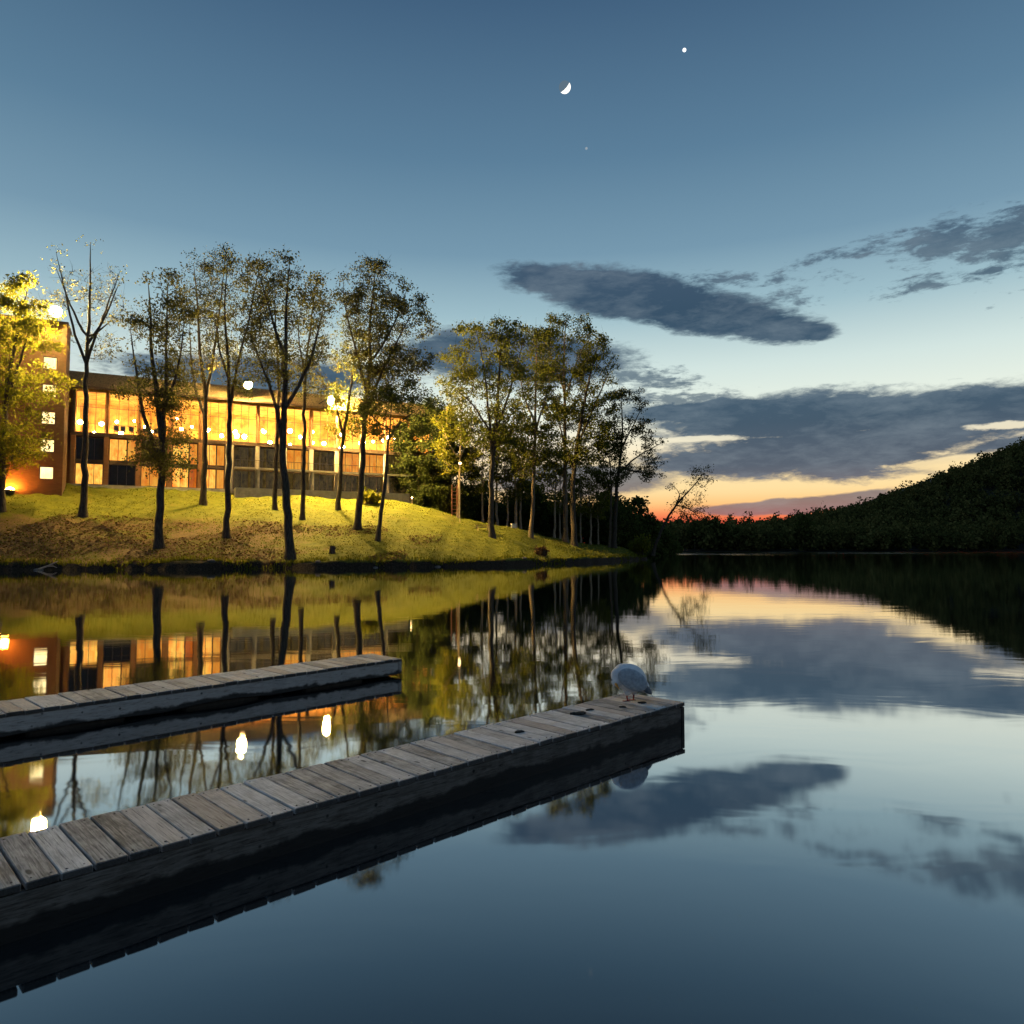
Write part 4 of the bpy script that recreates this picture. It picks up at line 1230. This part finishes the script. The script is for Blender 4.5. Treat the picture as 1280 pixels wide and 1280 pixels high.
# clods of mud and droppings on the nearer dock
for (x, y, s, lab) in [(722, 893, 0.045, 'largest dark clod of mud on the nearer dock boards'), (650, 916, 0.03, 'small dark clod of mud farthest from the bird'), (737, 888, 0.025, 'tiny dark clod between the large clod and the bird'), (803, 879, 0.028, 'dark clod on the end board right of the bird'), (778, 884, 0.022, 'dark clod just in front of the feet of the bird')]:
    p = atz(x, y, DZ)
    mb = MB()
    for _ in range(4):
        vs = mb.ico((random.uniform(-s, s), random.uniform(-s, s) * 0.6, s * 0.15), s * random.uniform(0.5, 0.9), 2, (1.3, 0.9, 0.45))
        for v in vs: v.co += Vector((random.uniform(-1, 1), random.uniform(-1, 1), random.uniform(-1, 1))) * s * 0.1
    o = mb.build('mud_clod', M['mud'], None, True); o.location = (p[0], p[1], DZ + 0.002)
    tag(o, lab, 'mud', 'clods of mud on the nearer dock')

# ------------------------------------------------------------------ the bird
def build_bird():
    p = atz(787, 876, DZ)
    root = thing('bird', 'white and grey bird with red legs preening on the end of the nearer dock', 'bird', (p[0], p[1], DZ))
    k = 0.93 * p[1] / F                # metres per photo pixel there
    # body laid out in its own frame: x to the right, z up; tail at the right, neck folded down at the left
    mb = MB()
    def blob(x, z, y, rx, ry, rz, tilt=0.0):
        mb.ball((x * k, y * k, z * k), 1.0, 24, 16, (rx * k, ry * k, rz * k), Matrix.Rotation(math.radians(tilt), 4, 'Y'))
    blob(1, 30, 0, 22, 18, 18.5, 22)          # main body
    blob(-8, 33, 0, 15, 15, 16)               # breast and shoulder
    blob(13, 23, 0, 15, 12, 9.5, 38)          # rump
    blob(21, 15.5, 0, 9, 7, 4, 44)            # tail root
    blob(-17, 34, -5, 8.5, 8, 10)             # folded neck
    blob(-19, 27, -8, 6.2, 6, 6.8)            # head pressed into the breast
    blob(-3, 15, -3.5, 6, 5, 8); blob(6, 15, 3.5, 6, 5, 8)   # thighs
    bm = mb.bm
    me = bpy.data.meshes.new('tmp'); bm.to_mesh(me); bm.free()
    o = bpy.data.objects.new('body', me); COL.objects.link(o)
    md = o.modifiers.new('r', 'REMESH'); md.mode = 'VOXEL'; md.voxel_size = 1.1 * k
    ms = o.modifiers.new('s', 'SMOOTH'); ms.iterations = 8; ms.factor = 0.5
    dg = bpy.context.evaluated_depsgraph_get()
    nm = bpy.data.meshes.new_from_object(o.evaluated_get(dg))
    o.modifiers.clear(); o.data = nm; bpy.data.meshes.remove(me)
    nm.materials.clear(); nm.materials.append(M['feather_white'])
    nm.polygons.foreach_set('use_smooth', [True] * len(nm.polygons))
    o.parent = root
    for sy in (-1, 1):
        mb = MB()
        mb.ball((2 * k, sy * 14.5 * k, 30 * k), 1.0, 20, 12, (21 * k, 4.5 * k, 13 * k), Matrix.Rotation(math.radians(28), 4, 'Y'))
        wg = mb.build('wing', M['feather_grey'], root, True)
        mb = MB(); mb.ball((17 * k, sy * 11.5 * k, 20.5 * k), 1.0, 16, 10, (14 * k, 3.6 * k, 4.6 * k), Matrix.Rotation(math.radians(42), 4, 'Y'))
        mb.build('wing_tip', M['feather_dark'], wg, True)
    mb = MB()
    for a in (-14, -5, 5, 14):
        m4 = Matrix.Translation((23 * k, a * 0.25 * k, 14 * k)) @ Matrix.Rotation(math.radians(45), 4, 'Y') @ Matrix.Rotation(math.radians(a), 4, 'Z')
        mb.box(-2 * k, 11 * k, -1.8 * k, 1.8 * k, -0.25 * k + a * 0.012 * k, 0.25 * k + a * 0.012 * k, 0, m4)
    mb.build('tail', M['feather_grey'], root)
    mb = MB(); mb.cone((-20 * k, -12 * k, 25 * k), (-16 * k, -17 * k, 18 * k), 2.0 * k, 0.4 * k, 8); mb.build('beak', M['bird_beak'], root, True)
    for e in (-1, 1):
        mb = MB(); mb.ball((-19 * k + e * 5.2 * k, -9.5 * k, 29 * k), 1.0 * k, 10, 8); mb.build('eye', M['bird_eye'], root, True)
    for x, y, bend in ((-3, -3.5, -1.0), (5.5, 3.5, 0.6)):
        bag = Bag()
        bag.add(*tube(np.array([(x, y, 12), (x + bend, y, 6), (x + bend * 0.3, y, 1.0)]) * k, np.array([1.5, 1.05, 0.95]) * k, 8))
        lg = bag.mesh('leg', M['bird_red'], root, True)
        mb = MB(); b = mb.bm
        c = Vector((x, y, 0)) * k
        tip = [Vector((x + dx, y + dy, 0)) * k for dx, dy in ((-6.5, -3.0), (-7.5, 0.5), (-6.0, 3.8))]
        hi = 1.2 * k; lo_ = 0.35 * k
        ring = [c + Vector((1.6 * k, 0, 0)), tip[0], (tip[0] + tip[1]) / 2 * 0.86 + c * 0.14, tip[1], (tip[1] + tip[2]) / 2 * 0.86 + c * 0.14, tip[2]]
        top = [b.verts.new((q.x, q.y, hi if i == 0 else lo_ * 1.6)) for i, q in enumerate(ring)]
        bot = [b.verts.new((q.x, q.y, 0.002)) for q in ring]
        nn = len(ring)
        for i in range(nn): b.faces.new((top[i], top[(i + 1) % nn], bot[(i + 1) % nn], bot[i]))
        b.faces.new(top); b.faces.new(bot[::-1])
        mb.cone(c + Vector((0.8 * k, 0, 0.6 * k)), c + Vector((3.4 * k, 0.2 * k, 0.4 * k)), 0.6 * k, 0.2 * k, 6)
        mb.build('foot', M['bird_red'], lg)
    return root


build_bird()

# ------------------------------------------------------------------ moon, planet, stars
MD = 6000.0
p = at(706, 109, MD); R = 6.3 / F * np.linalg.norm(p) * 1.0
moon = thing('moon', 'waxing crescent moon, lit from the lower right', 'moon', p)
mb = MB(); vs = mb.ball((0, 0, 0), R, 64, 48)
view = Vector((-p).tolist()).normalized()
right = Vector((1, 0, 0)); right = (right - view * right.dot(view)).normalized(); up = view.cross(right)
if up.z < 0: up = -up
sun = (right * 0.62 - up * 0.62 + view * -0.2).normalized()
lit, dark = bmesh.new(), bmesh.new()
me = bpy.data.meshes.new('t'); mb.bm.to_mesh(me); mb.bm.free()
lit.from_mesh(me); dark.from_mesh(me)
bmesh.ops.delete(lit, geom=[f for f in lit.faces if f.calc_center_median().dot(sun) < 0], context='FACES')
bmesh.ops.delete(dark, geom=[f for f in dark.faces if f.calc_center_median().dot(sun) >= 0], context='FACES')
bpy.data.meshes.remove(me)
for nm, b_, mt in (('lit_crescent', lit, 'moon_glow'), ('dark_side', dark, 'moon_dark')):
    me = bpy.data.meshes.new(nm); b_.to_mesh(me); b_.free(); me.materials.append(M[mt])
    o = bpy.data.objects.new(nm, me); COL.objects.link(o); o.parent = moon
for nm, x, y, r, mt, lab in (('planet', 855.5, 62.5, 1.9, 'planet_glow', 'bright white planet high to the right of the moon'), ('star', 733, 185.5, 1.4, 'star_glow', 'faint star below the crescent moon')):
    p = at(x, y, MD); mb = MB(); mb.ico((0, 0, 0), r / F * np.linalg.norm(p), 3)
    o = mb.build(nm, M[mt], None, True); o.location = p.tolist(); tag(o, lab, nm)

bpy.context.view_layer.update()
